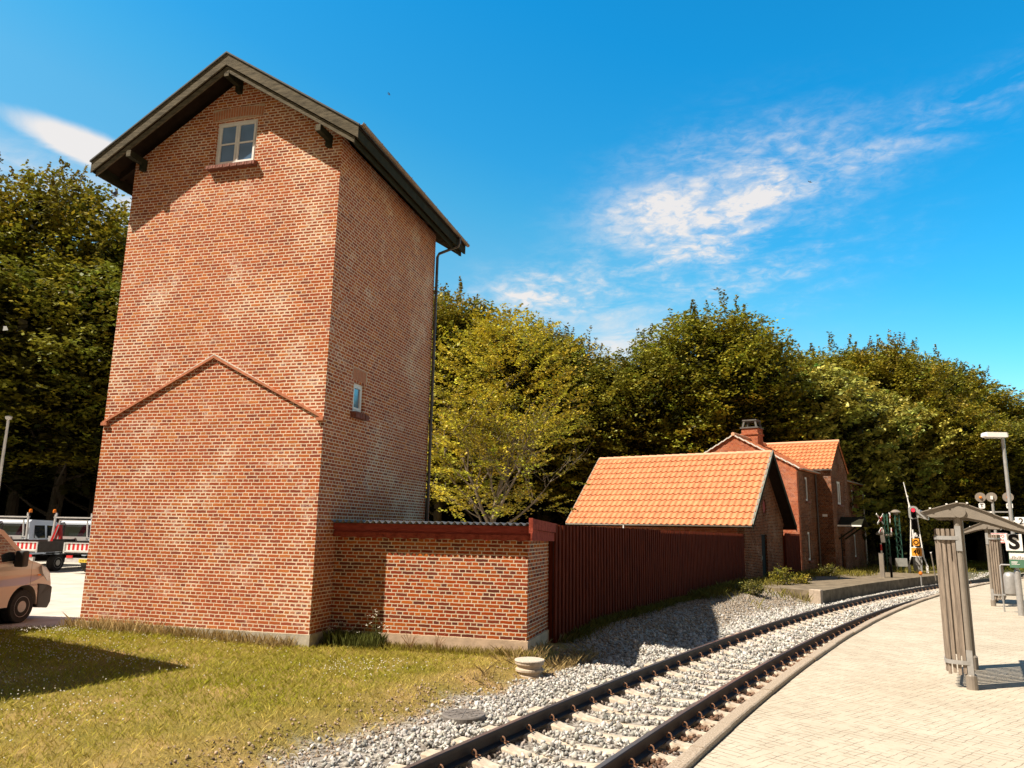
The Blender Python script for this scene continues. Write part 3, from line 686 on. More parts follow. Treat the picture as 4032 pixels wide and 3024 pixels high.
# ------------------------------------------------------------------ weeds with white flowers in the corner by the tower
def weed(x, y, n, h, label, group, dark=False):
    z0 = float(height(x, y)); r = root('flowering_weed', label, 'weed', (x, y, z0), 0, group)
    st = MB(); lv = MB(); fl = MB()
    for i in range(n):
        a = random.uniform(0, 2*pi); l = random.uniform(.05, .3)*h; hh = h*random.uniform(.6, 1.05); b0 = (random.gauss(0, .05), random.gauss(0, .05), 0)
        p = [(b0[0]+cos(a)*l*q*q, b0[1]+sin(a)*l*q*q, hh*q) for q in (0, .35, .7, 1)]
        st.tube(p, [.004, .0035, .003, .002], 4)
        for q in range(6):
            k = random.uniform(.1, .9); c = Vector(p[0]).lerp(Vector(p[3]), k); aa = random.uniform(0, 2*pi); e = Vector((cos(aa), sin(aa), .3))*random.uniform(.03, .07)
            s_ = Vector((-sin(aa), cos(aa), 0))*.008
            lv.add([c, c+e*.5+s_, c+e, c+e*.5-s_], [(0, 1, 2, 3)])
        for q in range(random.randint(2, 4)):
            c = Vector(p[3])+Vector((random.gauss(0, .018), random.gauss(0, .018), random.gauss(0, .01)))
            fl.lathe([(.004, -.004), (.013, .002), (.004, .006)], c, 6); fl.tube([p[3], c], .0015, 3)
    st.build('stem', M['weedstem'], r); lv.build('leaves', M['weedstem'], r); fl.build('flower_head', 'flower', r)
    return r
M['weedstem'] = mat('weed_stem', (.10, .11, .03), .8, .4, 10)
M['dryst'] = mat('dry_stem', (.30, .17, .08), .8, .3, 10)
wl = [(.16, .42, 5, .36, 'low white flowering weed nearest the tower corner'), (.34, .58, 6, .5, 'second flowering weed from the tower corner, in shade'), (.62, .50, 5, .42, 'flowering weed in the shade midway to the shadow edge'),
      (.86, .62, 5, .6, 'slim flowering weed rising against the shaded annex wall'), (1.08, .52, 6, .66, 'tallest white flowering weed at the sunlit shadow edge'), (1.2, .46, 4, .45, 'flowering weed just right of the tallest weed')]
for x, y, n, h, lb in wl: weed(x, y, n, h, lb, 'white flowering weeds at the foot of the annex')
for k, (x, y, lb) in enumerate(((1.75, .55, 'dry brown weed on the sunlit annex plinth, left one'), (2.25, .58, 'dry brown weed on the sunlit annex plinth, right one'))):
    z0 = float(height(x, y)); r = root('dry_weed', lb, 'weed', (x, y, z0), 0, 'dry weeds before the annex plinth'); st = MB()
    for i in range(16):
        a = random.uniform(0, 2*pi); l = random.uniform(.05, .2); hh = random.uniform(.15, .34)
        st.tube([(0, 0, 0), (cos(a)*l*.5, sin(a)*l*.3, hh*.6), (cos(a)*l, sin(a)*l*.6, hh)], [.004, .003, .004], 4)
    st.build('stem', 'dryst', r)
# ------------------------------------------------------------------ tower
W_, D_ = 5.10, 5.34; SL = .656; XM = -W_/2
tw = root('brick_tower', 'tall narrow red brick tower house with overhanging gable roof', 'building', (0, 0, 0))
RZ = 11.79; U = .30                        # ridge top; vertical roof depth
def rz(x): return RZ-SL*abs(x-XM)
wx0, wx1, wz0, wz1 = -3.055, -2.045, 9.49, 10.52
wall = MB()
wall.slab([(-W_, 0), (0, 0), (0, rz(0)-.3), (XM, RZ-.3), (-W_, rz(0)-.3)], [[(wx0, wz0), (wx1, wz0), (wx1, wz1), (wx0, wz1)]], (0, 0, 0), (1, 0, 0), (0, 0, 1), .3)
wall.slab([(.3, 0), (D_, 0), (D_, rz(0)-.32), (.3, rz(0)-.32)], [[(1.14, 4.27), (1.62, 4.27), (1.62, 4.88), (1.14, 4.88)]], (0, 0, 0), (0, 1, 0), (0, 0, 1), .3)
wall.slab([(-W_, 0), (0-.3, 0), (-.3, rz(0)-.3), (XM, RZ-.3), (-W_, rz(0)-.3)][::-1], [], (0, D_, 0), (1, 0, 0), (0, 0, 1), -.3)
wall.box(-W_, -W_+.3, .3, D_-.3, 0, rz(0)-.32)
wall.build('wall', 'brick', tw, uv=True)
MB().box(-W_-.03, .03, -.03, D_+.03, -.6, 0.0).build('plinth', 'plinth', tw)
# inner dark room behind the windows
# string course: an inverted V of projecting bricks
stc = MB(); zs, za = 3.965, 5.27
def vband(mb, x0, x1, z_end, z_apex, th, y0, y1):
    o = [(x0, z_end), (XM, z_apex), (x1, z_end), (x1, z_end-th), (XM, z_apex-th*1.12), (x0, z_end-th)]
    mb.slab(o[::-1], [], (0, y0, 0), (1, 0, 0), (0, 0, 1), y0-y1 if False else -(y0-y1))
vband(stc, -W_-.015, .015, zs+.015, za+.015, .05, -.045, 0.0)
stc.build('string_course', 'lintel', tw)
mt = MB(); vband(mt, -W_+.1, -.1, zs+.05, za+.045, .02, -.04, 0.0); mt.build('string_course_mortar', 'flint', tw)
for sx_ in (-W_, -.13): MB().box(sx_-.02 if sx_ < -1 else sx_, sx_+.13 if sx_ < -1 else .02, -.067, .0, zs-.065, zs-.005).build('corner_brick', 'lintel', tw)
# windows
def window(parent, o, ex, n, w, h, leafs, bars, frame=.055, glass='glass', name='window', depth=.09):
    """o lower-left of opening on wall face, ex along the wall, n outward"""
    o = Vector(o); ex = Vector(ex); n = Vector(n); ez = Vector((0, 0, 1)); f = MB(); g = MB()
    base = o-n*.05
    def bx(mb, a0, a1, b0, b1, t0, t1):
        p = [base+ex*a+ez*b_+n*c for c in (t0, t1) for a, b_ in ((a0, b0), (a1, b0), (a1, b1), (a0, b1))]
        mb.add(p, [(3, 2, 1, 0), (4, 5, 6, 7), (0, 1, 5, 4), (1, 2, 6, 5), (2, 3, 7, 6), (3, 0, 4, 7)])
    bx(f, 0, w, 0, frame, -.06, 0); bx(f, 0, w, h-frame, h, -.06, 0); bx(f, 0, frame, frame, h-frame, -.06, 0); bx(f, w-frame, w, frame, h-frame, -.06, 0)
    lw = (w-2*frame)/leafs; s = .045
    for i in range(leafs):
        a = frame+i*lw+.004; b_ = a+lw-.008
        bx(f, a, b_, frame+.004, frame+s, -.04, .014); bx(f, a, b_, h-frame-s, h-frame-.004, -.04, .014)
        bx(f, a, a+s, frame+s, h-frame-s, -.04, .014); bx(f, b_-s, b_, frame+s, h-frame-s, -.04, .014)
        for k in range(bars):
            zc = frame+(h-2*frame)*(k+1)/(bars+1); bx(f, a+s, b_-s, zc-.014, zc+.014, -.03, .008)
        bx(g, a+s, b_-s, frame+s, h-frame-s, -.025, -.015)
    fo = f.build(name, 'white', parent); g.build('pane', glass, fo)
    return fo
window(tw, (wx0, 0, wz0), (1, 0, 0), (0, -1, 0), wx1-wx0, wz1-wz0, 2, 1)
window(tw, (0, 1.14, 4.27), (0, 1, 0), (1, 0, 0), .48, .61, 1, 0)
MB().box(-W_+.31, -.31, .31, D_-.31, 9.0, 9.05).build('upper_floor', 'soffit', tw)
# sills and soldier-course lintels as single bricks
si = MB()
for i in range(20):
    x = wx0-.09+i*.0595; si.add(*[[(x, -.13+.01*sin(i*2), wz0-.115), (x+.05, -.13+.01*sin(i*2), wz0-.115), (x+.05, .0, wz0-.115), (x, .0, wz0-.115), (x, -.12, wz0-.035), (x+.05, -.12, wz0-.035), (x+.05, .0, wz0-.005), (x, .0, wz0-.005)], [(0,3,2,1),(4,5,6,7),(0,1,5,4),(1,2,6,5),(2,3,7,6),(3,0,4,7)]])
si.box(wx0-.08, wx1+.08, -.11, 0, wz0-.105, wz0-.03); si.build('window_sill', 'sill_brick', tw)
si = MB()
for i in range(9): y = 1.06+i*.0625; si.box(0, .13+.008*sin(i*3), y, y+.05, 4.13, 4.25)
si.box(0, .11, 1.07, 1.7, 4.14, 4.24); si.build('window_sill', 'sill_brick', tw)
li = MB()
for i in range(20):
    u = (i-9.5)/9.5; x = XM+u*.6; zb = wz1+.03+.05*(1-u*u); li.add([(x-.024, -.006, zb), (x+.024, -.006, zb), (x+.024+u*.012, -.006, zb+.22), (x-.024+u*.012, -.006, zb+.22), (x-.024, .03, zb), (x+.024, .03, zb), (x+.024+u*.012, .03, zb+.22), (x-.024+u*.012, .03, zb+.22)], [(0,1,2,3),(7,6,5,4),(0,4,5,1),(1,5,6,2),(2,6,7,3),(3,7,4,0)])
li.build('lintel', 'lintel', tw)
mt = MB(); mt.box(XM-.64, XM+.64, -.003, .02, wz1+.03, wz1+.31); mt.build('lintel_mortar', M['plinth2'], tw)
li = MB()
for i in range(9): y = 1.08+i*.066; li.box(-.03, .006, y, y+.05, 4.93, 5.17)
li.build('lintel', 'lintel', tw)
MB().box(-.02, .003, 1.05, 1.71, 4.93, 5.18).build('lintel_mortar', M['plinth2'], tw)
# roof
y0, y1, EX = -.556, D_+.6, 3.2
def rslab(mb, xa, xb, ztop_off, th, ya, yb):
    """sloping slab following the roof on one side (xa nearer ridge)"""
    v = []
    for y in (ya, yb):
        for x in (xa, xb):
            for o_ in (ztop_off, ztop_off-th): v.append((x, y, rz(x)+o_))
    mb.add(v, [(0,1,3,2),(4,6,7,5),(0,2,6,4),(1,5,7,3),(0,4,5,1),(2,3,7,6)])
cov = MB()
for s in (-1, 1): rslab(cov, XM, XM+s*(EX+.03), 0, .035, y0-.03, y1+.03)
cov.build('roof', 'rooffelt', tw)
dk = MB()
for s in (-1, 1): rslab(dk, XM, XM+s*EX, -.04, .05, y0+.02, y1-.02)
dk.build('roof_boarding', 'soffit', tw)
for yy in (y0, y1-.03):
    for s in (-1, 1):
        b1 = MB(); rslab(b1, XM, XM+s*EX, -.037, .26, yy, yy+.03); b1.build('barge_board', 'wood', tw)
        b2 = MB(); rslab(b2, XM, XM+s*(EX-.1), -.31, .125, yy+(.05 if yy < 0 else -.05), yy+(.085 if yy < 0 else -.02)); b2.build('inner_barge_board', 'wood', tw)
for x, z in ((XM, 11.27), (-4.84, 9.71), (-.27, 9.71)):
    p = MB(); p.box(x-.055, x+.055, -.5, 0.35, z-.02, z+.12)
    p.box(x-.05, x+.05, -.12, 0, z-.14, z-.021); po_ = p.build('purlin', 'wooddark', tw); MB().box(x-.055, x+.055, -.512, -.501, z-.02, z+.12).build('lit_purlin_end', 'wood', po_)  # sunlit end and shaded body put into two board colours
for s in (-1, 1):
    fb = MB(); xe = XM+s*(EX-.02); fb.box(min(xe, xe-s*.03), max(xe, xe-s*.03), y0+.035, y1-.035, rz(xe)-.30, rz(xe)-.05)
    fb.build('fascia_board', 'wooddark', tw)
    fb = MB(); xe = XM+s*(EX-.12); fb.box(min(xe, xe-s*.03), max(xe, xe-s*.03), y0+.09, y1-.09, rz(xe)-.44, rz(xe)-.32); fb.build('lower_fascia_board', 'wooddark', tw)
    k = 0
    while k < 9:
        rf = MB(); y = .12+k*.63; xa = XM+s*2.4; xb = XM+s*(EX-.14); k += 1
        rf.add([(xa, y, rz(xa)-.09), (xb, y, rz(xb)-.09), (xb, y, rz(xb)-.26), (xa, y, rz(xa)-.26), (xa, y+.08, rz(xa)-.09), (xb, y+.08, rz(xb)-.09), (xb, y+.08, rz(xb)-.26), (xa, y+.08, rz(xa)-.26)], [(0,1,2,3),(7,6,5,4),(0,4,5,1),(1,5,6,2),(2,6,7,3),(3,7,4,0)]); rf.build('rafter_tail', 'soffit', tw)
gx = XM+EX+.045
def gutter(mb, p, q, r=.055, n=9):
    p = Vector(p); q = Vector(q); d = (q-p).normalized(); s = d.cross(Vector((0, 0, 1))).normalized(); vs = []
    for e in (p, q):
        for rr in (r, r-.006):
            for k in range(n): a = pi+pi*k/(n-1); vs.append(e+s*cos(a)*rr+Vector((0, 0, sin(a)*rr)))
    fs = []
    for k in range(n-1):
        fs += [(k, k+1, 2*n+k+1, 2*n+k), (n+k+1, n+k, 3*n+k, 3*n+k+1), (k+1, k, n+k, n+k+1), (2*n+k, 2*n+k+1, 3*n+k+1, 3*n+k)]
    fs += [(0, 2*n, 3*n, n), (n-1, 2*n-1, 4*n-1, 3*n-1)]
    mb.add(vs, fs)
g = MB(); gutter(g, (gx, y0+.02, 9.715), (gx, y1+.08, 9.69))
for k in range(9): yy = y0+.1+k*.78; g.tube([(gx-.058, yy, 9.71), (gx-.04, yy, 9.672), (gx, yy, 9.653), (gx+.04, yy, 9.672), (gx+.062, yy, 9.72)], .008, 5)
g.build('gutter', 'gutter', tw)
dp = MB(); dp.tube([(gx, D_-.02, 9.68), (gx, D_-.02, 9.46), (gx-.03, D_-.02, 9.4), (.12, D_-.02, 9.23), (.075, D_-.02, 9.14), (.075, D_-.02, 0.1)], .038, 10)
for z in (8.1, 6.3, 4.4, 2.6): dp.tube([(.075, D_-.02, z), (.075, D_-.02, z+.08)], .047, 10)
dp.build('downpipe', 'pipe', tw)
# ------------------------------------------------------------------ annex
AX, AY, AB = 3.86, .764, 2.87
an = root('brick_annex', 'low brick lean-to with red boards and corrugated roof beside the tower', 'outbuilding', (0, 0, 0))
w = MB(); w.slab([(0.004, 0), (AX, 0), (AX, 1.74), (0.004, 1.74)], [], (0, AY, 0), (1, 0, 0), (0, 0, 1), .23)
w.slab([(AY+.23, 0), (AB, 0), (AB, 1.74), (AY+.23, 1.74)], [], (AX, 0, 0), (0, 1, 0), (0, 0, 1), .23)
w.box(.004, AX-.23, AB-.23, AB, 0, 1.74); w.build('wall', 'brick_annex', an, uv=True)
MB().box(.035, AX+.025, AY-.025, AB+.02, -.6, 0).build('plinth', 'plinth2', an)
MB().box(.01, AX+.11, AY-.13, AY-.09, 1.875, 1.995).build('upper_fascia', 'redboard', an)
MB().box(.01, AX+.10, AY-.09, AY-.06, 1.83, 1.90).build('recessed_board', 'redboard', an)
rb = MB(); n = 60
for i in range(n):
    x0 = .01+i*(AX+.09)/n; x1 = x0+(AX+.09)/n; zz_ = 1.735+.008*sin(i*1.3)+.006*sin(i*3.7)
    rb.add([(x0, AY-.12+.004*sin(i*2.1), zz_), (x1, AY-.12+.004*sin((i+1)*2.1), 1.735+.008*sin((i+1)*1.3)+.006*sin((i+1)*3.7)), (x1, AY-.12, 1.835), (x0, AY-.12, 1.835), (x0, AY-.02, zz_), (x1, AY-.02, 1.74), (x1, AY-.02, 1.835), (x0, AY-.02, 1.835)], [(0,1,2,3),(0,4,5,1),(3,2,6,7)])
rb.build('eaves_beam', 'redold', an)
fr = MB(); fr.slab([(AY-.25, 1.945), (AB-.25, 1.88), (AB-.25, 2.06), (AY-.25, 2.13)], [], (AX+.15, 0, 0), (0, 1, 0), (0, 0, 1), .03)
fr.slab([(AY-.2, 1.74), (AB-.35, 1.715), (AB-.35, 1.875), (AY-.2, 1.94)], [], (AX+.125, 0, 0), (0, 1, 0), (0, 0, 1), .03)
fr.box(AX+.08, AX+.155, AY-.28, AY-.25, 1.87, 2.14); fr.build('side_fascia', 'redold', an)
cs = MB(); n = 300; xs_ = np.linspace(.02, AX+.11, n); vs = []; fs = []
for k, yy in enumerate((AY-.26, AB+.2)):
    for x in xs_: z = 2.035-.045*k*2+.023*sin(x*2*pi/.125); vs += [(x, yy, z), (x, yy, z-.008)]
for i in range(n-1):
    a, b, c, d = 2*i, 2*i+2, 2*n+2*i+2, 2*n+2*i; fs += [(a, b, c, d), (a+1, d+1, c+1, b+1), (a, a+1, b+1, b), (d, c, c+1, d+1)]
cs.add(vs, fs).build('corrugated_roof', 'corr', an, smooth=False)
# ------------------------------------------------------------------ slatted fences
def fence(name, label, p, q, zt0, zt1, zb0, zb1, pitch=.18, bw=.098):
    p = Vector(p); q = Vector(q); L = (q-p).length; dz = (q-p)/L; rzz = math.atan2(dz.y, dz.x)
    r = root(name, label, 'fence', (p.x, p.y, 0), rzz)
    back = MB(); top = MB(); k = 0; n = int(L/pitch)
    bb = MB(); bb.slab([(0, zb0), (L, zb1), (L, zt1-.03), (0, zt0-.03)], [], (0, .0, 0), (1, 0, 0), (0, 0, 1), .02); bb.build('backing_boards', 'redback', r)
    for i in range(n):
        x = i*pitch+.01; f = x/L; zt = zt0+(zt1-zt0)*f+.006*sin(i*2.7); zb = zb0+(zb1-zb0)*f; y_ = -.04+.002*sin(i*1.9)
        top.box(x, x+bw, y_, -.001, zb, zt)
    top.build('slats', 'redfence', r)
    for i in range(int(L/1.8)+1): MB().box(i*1.8, i*1.8+.09, .021, .11, -.3, min(zt0, zt1)-.08).build('post', 'redfence', r)
    ra = MB(); ra.box(0, L, .021, .06, .3, .39); ra.box(0, L, .021, .06, 1.5, 1.59); ra.build('rails', 'redfence', r)
    return r
fence('slatted_fence', 'long dark red vertical slat fence from the annex to the shed', (3.97, 2.45, 0), (8.16, 20.95, 0), 2.04, 1.93, -.25, -.25)
fence('slatted_fence', 'short dark red slat fence between the tiled shed and the house', (10.2, 26.2, 0), (11.13, 29.0, 0), 2.0, 1.97, -.25, -.2)
# ------------------------------------------------------------------ pantiles as geometry
def pantiles(parent, o, ea, eb, L, S, m='tile', tw_=.27, rg=.39, name='roof_tiles', clip=None):
    """o lower-left corner, ea along eaves, eb up the slope"""
    o = Vector(o); ea = Vector(ea).normalized(); eb = Vector(eb).normalized(); n = ea.cross(eb).normalized()
    nc = max(1, round(L/tw_)); tw_ = L/nc; nr = max(1, round(S/rg)); rg = S/nr; K = 7; vs = []; fs = []
    us = np.linspace(0, 1, K, endpoint=False); prof = [.050*max(0, cos(2*pi*(u-.14)))**1.2-.014*max(0, -cos(2*pi*(u-.14))) for u in us]
    for r_ in range(nr):
        row = len(vs); m_ = nc*K+1
        for (bb_, hh) in ((r_*rg-.03, .0), (r_*rg-.03, .062), ((r_+1)*rg, .012)):
            for i in range(m_):
                h = prof[i % K]+(hh if hh else .02)-.0; vs.append(o+ea*(i*tw_/K)+eb*bb_+n*(h if hh else h-.02))
        for i in range(m_-1):
            if clip and not clip(i/(m_-1)*L, (r_+.5)*rg): continue
            fs += [(row+i, row+i+1, row+m_+i+1, row+m_+i), (row+m_+i, row+m_+i+1, row+2*m_+i+1, row+2*m_+i)]
    ob = MB().add(vs, fs).build(name, m, parent, smooth=False)
    return ob
# ------------------------------------------------------------------ shed
SX, SY, ST, SW, SLn = 8.197, 20.972, .347, 5.756, 7.98; SZ = -.136
sh = root('tiled_shed', 'small brick shed with steep orange pantile roof behind the fence', 'outbuilding', (SX, SY, SZ), -ST)
og, oe = .5, .47; ze, zr = 2.41, 5.77
slp_ = (zr-ze)/(SW/2+oe)
def sz(y): return zr-slp_*abs(y-SW/2)
w = MB(); k = 16; cir = [(2.88+.24*cos(2*pi*i/k), 3.30+.33*sin(2*pi*i/k)) for i in range(k)]
w.slab([(0, -.2), (SW, -.2), (SW, sz(0)-.1), (SW/2, zr-.1), (0, sz(0)-.1)], [[(2.27, -.05), (3.1, -.05), (3.1, 2.06), (2.27, 2.06)], cir], (0, 0, 0), (0, 1, 0), (0, 0, 1), .3)
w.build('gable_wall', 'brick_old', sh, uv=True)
w = MB(); w.box(-SLn, -.3, 0, .3, -.2, sz(0)-.11); w.box(-SLn, -.3, SW-.3, SW, -.2, sz(0)-.11)
w.slab([(.3, -.2), (SW-.3, -.2), (SW-.3, sz(.3)-.12), (SW/2, zr-.12), (.3, sz(.3)-.12)], [], (-SLn+.25, 0, 0), (0, 1, 0), (0, 0, 1), .25); w.build('wall', 'brick_red', sh, uv=True)
d = MB(); d.box(-.12, -.08, 2.27, 3.1, -.05, 2.06); dob = d.build('door', 'black', sh); h_ = MB(); h_.box(-.08, -.03, 2.34, 2.4, .95, 1.12); h_.build('door_handle', 'galv', dob)
rw = MB(); rw.lathe([(.3, 0), (.3, .03), (.22, .04)], (-.06, 0, 0), 20, 'x'); ro = rw.build('round_hatch', 'redboard', sh); ro.location = (0, 2.88, 3.3)
ring_ = MB()
for i in range(22):
    a = 2*pi*i/22; r0, r1 = .30, .42; a1 = a+.22
    ring_.add([(.0, 2.88+r*cos(b_)*.85, 3.3+r*sin(b_)*1.1) for b_ in (a, a1) for r in (r0, r1)]+[(.02, 2.88+r*cos(b_)*.85, 3.3+r*sin(b_)*1.1) for b_ in (a, a1) for r in (r0, r1)], [(4,5,7,6),(0,4,6,2),(1,3,7,5),(0,1,5,4),(2,6,7,3)])
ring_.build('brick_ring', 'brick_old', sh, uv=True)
bd = MB()
for s in (-1, 1):
    o = [(SW/2+s*(SW/2+.05), sz(0)-.35), (SW/2, zr-.42), (SW/2, zr-.50), (SW/2+s*(SW/2+.05), sz(0)-.43)]
    bd.slab(o if s < 0 else o[::-1], [], (.03, 0, 0), (0, 1, 0), (0, 0, 1), .03)
bd.build('brick_band', 'brick_old', sh, uv=True)
SS = sqrt((SW/2+oe)**2+(zr-ze)**2); eb1 = Vector((0, SW/2+oe, zr-ze)); eb2 = Vector((0, -(SW/2+oe), zr-ze))
pantiles(sh, (-SLn-og, -oe, ze), (1, 0, 0), eb1, SLn+2*og, SS, 'tile')
pantiles(sh, (og, SW+oe, ze), (-1, 0, 0), eb2, SLn+2*og, SS, 'tile')
dk = MB()
for s in (-1, 1):
    v = []
    for x in (-SLn-og+.02, og-.02):
        for y_, z in ((SW/2, zr-.02), (SW/2+s*(SW/2+oe), ze-.02)): v += [(x, y_, z), (x, y_, z-.09)]
    dk.add(v, [(0,1,3,2),(4,6,7,5),(0,2,6,4),(1,5,7,3),(2,3,7,6),(0,4,5,1)])
dk.build('roof_boarding', 'soffit', sh)
rd = MB(); n = 22
for i in range(n):
    x = -SLn-og+.04+i*(SLn+2*og-.08)/n; x2 = x+(SLn+2*og-.08)/n+.02
    rd.tube([(x, SW/2, zr+.01), (x2, SW/2, zr-.005)], [.105, .095], 10)
rd.build('ridge_tiles', 'ridge', sh)
for x in (-SLn-og-.03, og):
    for s in (-1, 1):
        b_ = MB(); ye = SW/2+s*(SW/2+oe+.02)
        v = []
        for xx in (x, x+.03):
            for y_, z in ((SW/2, zr+.06), (ye, ze+.04)): v += [(xx, y_, z), (xx, y_, z-.24)]
        b_.add(v, [(0,1,3,2),(4,6,7,5),(0,2,6,4),(1,5,7,3),(2,3,7,6),(0,4,5,1)]); b_.build('barge_board', 'wooddark', sh)
        c_ = MB(); v = []
        for xx in (x-.01, x+.10 if x > 0 else x+.1):
            for y_, z in ((SW/2, zr+.078), (ye, ze+.058)): v += [(xx, y_, z), (xx, y_, z-.016)]
        c_.add(v, [(0,1,3,2),(4,6,7,5),(0,2,6,4),(1,5,7,3),(2,3,7,6),(0,4,5,1)]); o = c_.build('verge_capping', 'vergecap', sh)
        if x > 0:
            for vv in o.data.vertices: vv.co.x -= .06
g = MB(); gutter(g, (-SLn-og, -oe-.04, ze), (og, -oe-.04, ze-.02), .05); g.build('gutter', 'zinc', sh)
g = MB(); g.tube([(-5.4, -oe-.04, ze-.04), (-5.4, -oe-.04, ze-.5), (-5.4, -.06, ze-.8), (-5.4, -.06, .2)], .035, 8); g.build('downpipe', 'white', sh)
# ------------------------------------------------------------------ station house
HX, HY, HT = 11.157, 29.123, .361; LF, WG = 15.755, 6.54
ho = root('brick_house', 'two storey red brick house with orange pantile roofs and chimney', 'house', (HX, HY, 0), -HT)
hz, hr = 5.49, 7.32; hs = (hr-hz)/(WG/2)
def hroof(x): return hr-hs*abs(x+WG/2)
w = MB(); w.slab([(-WG, -.2), (0, -.2), (0, hz-.1), (-WG/2, hr-.08), (-WG, hz-.1)], [], (0, 0, 0), (1, 0, 0), (0, 0, 1), .3); w.build('gable_wall', 'brick_red', ho, uv=True)
wins = [(1.45, .62, .55, 1.47), (1.52, 3.73, .55, 1.28), (12.35, .6, .6, 1.42), (12.43, 3.6, .6, 1.3)]
def rect(a, b, c, d): return [(a, b), (a+c, b), (a+c, b+d), (a, b+d)]
w = MB(); w.slab(rect(.3, -.2, 3.7-.3, hz-.1+.2), [rect(*q) for q in wins[:2]], (0, 0, 0), (0, 1, 0), (0, 0, 1), .3)
w.slab(rect(7.5, -.2, LF-7.5, hz-.1+.2), [rect(*q) for q in wins[2:]], (0, 0, 0), (0, 1, 0), (0, 0, 1), .3)
w.slab([(3.58, -.2), (7.49, -.2), (7.49, 5.6), (5.53, 7.2), (3.58, 5.6)], [rect(4.85, 3.67, .95, 1.3), rect(4.99, 0, .84, 2.05), rect(5.46, 5.6, .12, .35)], (.85, 0, 0), (0, 1, 0), (0, 0, 1), .3)
w.box(-.3, .55, 3.58, 3.88, -.2, 5.55); w.box(-.3, .55, 7.19, 7.49, -.2, 5.55)
w.slab([(-WG, -.2), (-.3, -.2), (-.3, hroof(-.3)-.1), (-WG/2, hr-.08), (-WG, hz-.1)], [], (0, LF-.3+.3, 0), (1, 0, 0), (0, 0, 1), .3)
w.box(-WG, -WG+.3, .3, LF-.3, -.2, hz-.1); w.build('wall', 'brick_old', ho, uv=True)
co_ = MB(); co_.box(.0, .06, .0, 3.58, 5.18, 5.24); co_.box(.0, .08, .0, 3.58, 5.3, 5.38); co_.box(0, .05, 7.49, LF, 5.18, 5.24); co_.box(0, .08, 7.49, LF, 5.3, 5.38); co_.box(.0, .04, 0, 3.58, 2.85, 2.92); co_.box(0, .04, 7.49, LF, 2.85, 2.92); co_.box(.85, .89, 3.58, 7.49, 3.1, 3.17)
co_.build('brick_bands', 'brick_old', ho, uv=True)
for a, b, c, d in wins: window(ho, (0, a, b), (0, 1, 0), (1, 0, 0), c, d, 1, 0, .07, 'glassd'); MB().box(0, .1, a-.06, a+c+.06, b-.1, b-.01).build('window_sill', 'sill_brick', ho)
window(ho, (.85, 4.85, 3.67), (0, 1, 0), (1, 0, 0), .95, 1.3, 2, 0, .07, 'glassd'); MB().box(.85, .95, 4.79, 5.86, 3.56, 3.66).build('window_sill', 'sill_brick', ho)
MB().box(.68, .72, 4.99, 5.83, 0, 2.05).build('door', 'black', ho)
HS = sqrt((WG/2+.25)**2+(hr-hz+hs*.25)**2)
zb = hz-hs*.25
pantiles(ho, (.25, LF+.1, zb), (0, -1, 0), (-(WG/2+.25), 0, hr-zb), LF+.2, HS, 'tile_old', .25, .34, clip=lambda a, b: not (LF+.1-7.3 < a < LF+.1-3.75 and b < HS*min(1, (1-abs((LF+.1-a)-5.53)/1.96))*.98))
pantiles(ho, (-WG-.25, -.1, zb), (0, 1, 0), ((WG/2+.25), 0, hr-zb), LF+.2, HS, 'tile_old', .25, .34)
uh = MB()
v = [(-WG/2, -.05, hr-.06), (.2, -.05, zb-.02), (-WG-.2, -.05, zb-.02), (-WG/2, LF+.05, hr-.06), (.2, LF+.05, zb-.02), (-WG-.2, LF+.05, zb-.02)]
uh.add(v, [(0, 1, 4, 3), (0, 3, 5, 2)]); uh.build('roof_underlay', 'soffit', ho)
# cross gable roof
pz, pe = 7.27, 5.55; PS = sqrt(2.06**2+(pz-pe)**2)
pantiles(ho, (-WG/2+.1, 3.47, pe), (1, 0, 0), (0, 2.06, pz-pe), .95+WG/2-.1, PS, 'tile', .24, .33, clip=lambda a, b: a > (WG/2)*(b/PS)*0+ (WG/2-.1)*(1-(.35+ .65*b/PS)) - 0*b or True)
pantiles(ho, (.95, 7.59, pe), (-1, 0, 0), (0, -2.06, pz-pe), .95+WG/2-.1, PS, 'tile', .24, .33)
uh = MB(); v = [(.9, 5.53, pz-.05), (.9, 3.52, pe-.03), (.9, 7.54, pe-.03), (-WG/2+.1, 5.53, pz-.05), (-WG/2+.1, 3.52, pe-.03), (-WG/2+.1, 7.54, pe-.03)]
uh.add(v, [(0, 3, 4, 1), (0, 2, 5, 3)]); uh.build('cross_roof_underlay', 'soffit', ho)
rd = MB(); rd.tube([(-WG/2, -.12, hr+.02), (-WG/2, LF+.12, hr+.02)], .1, 10); rd.tube([(-WG/2, 5.53, pz+.05), (.98, 5.53, pz+.03)], .1, 10); rd.build('ridge_tiles', 'ridge', ho)
vg = MB()
for s in (-1, 1):
    for k in range(11):
        x0 = -WG/2+s*(WG/2+.2)*k/11; x1 = -WG/2+s*(WG/2+.2)*(k+1)/11-s*.02
        vg.bar((x0, -.05, hroof(x0)+.0), (x1, -.05, hroof(x1)-.04), .1, .06)
vg.build('verge_mortar', 'flint', ho)
ch = MB(); ch.box(-3.72, -2.78, 2.6, 3.55, 6.5, 7.98); ch.box(-3.78, -2.72, 2.54, 3.61, 7.6, 7.68); co_ = ch.build('chimney', 'brick_red', ho, uv=True)
cc = MB(); cc.box(-3.78, -2.72, 2.54, 3.61, 7.98, 8.06)
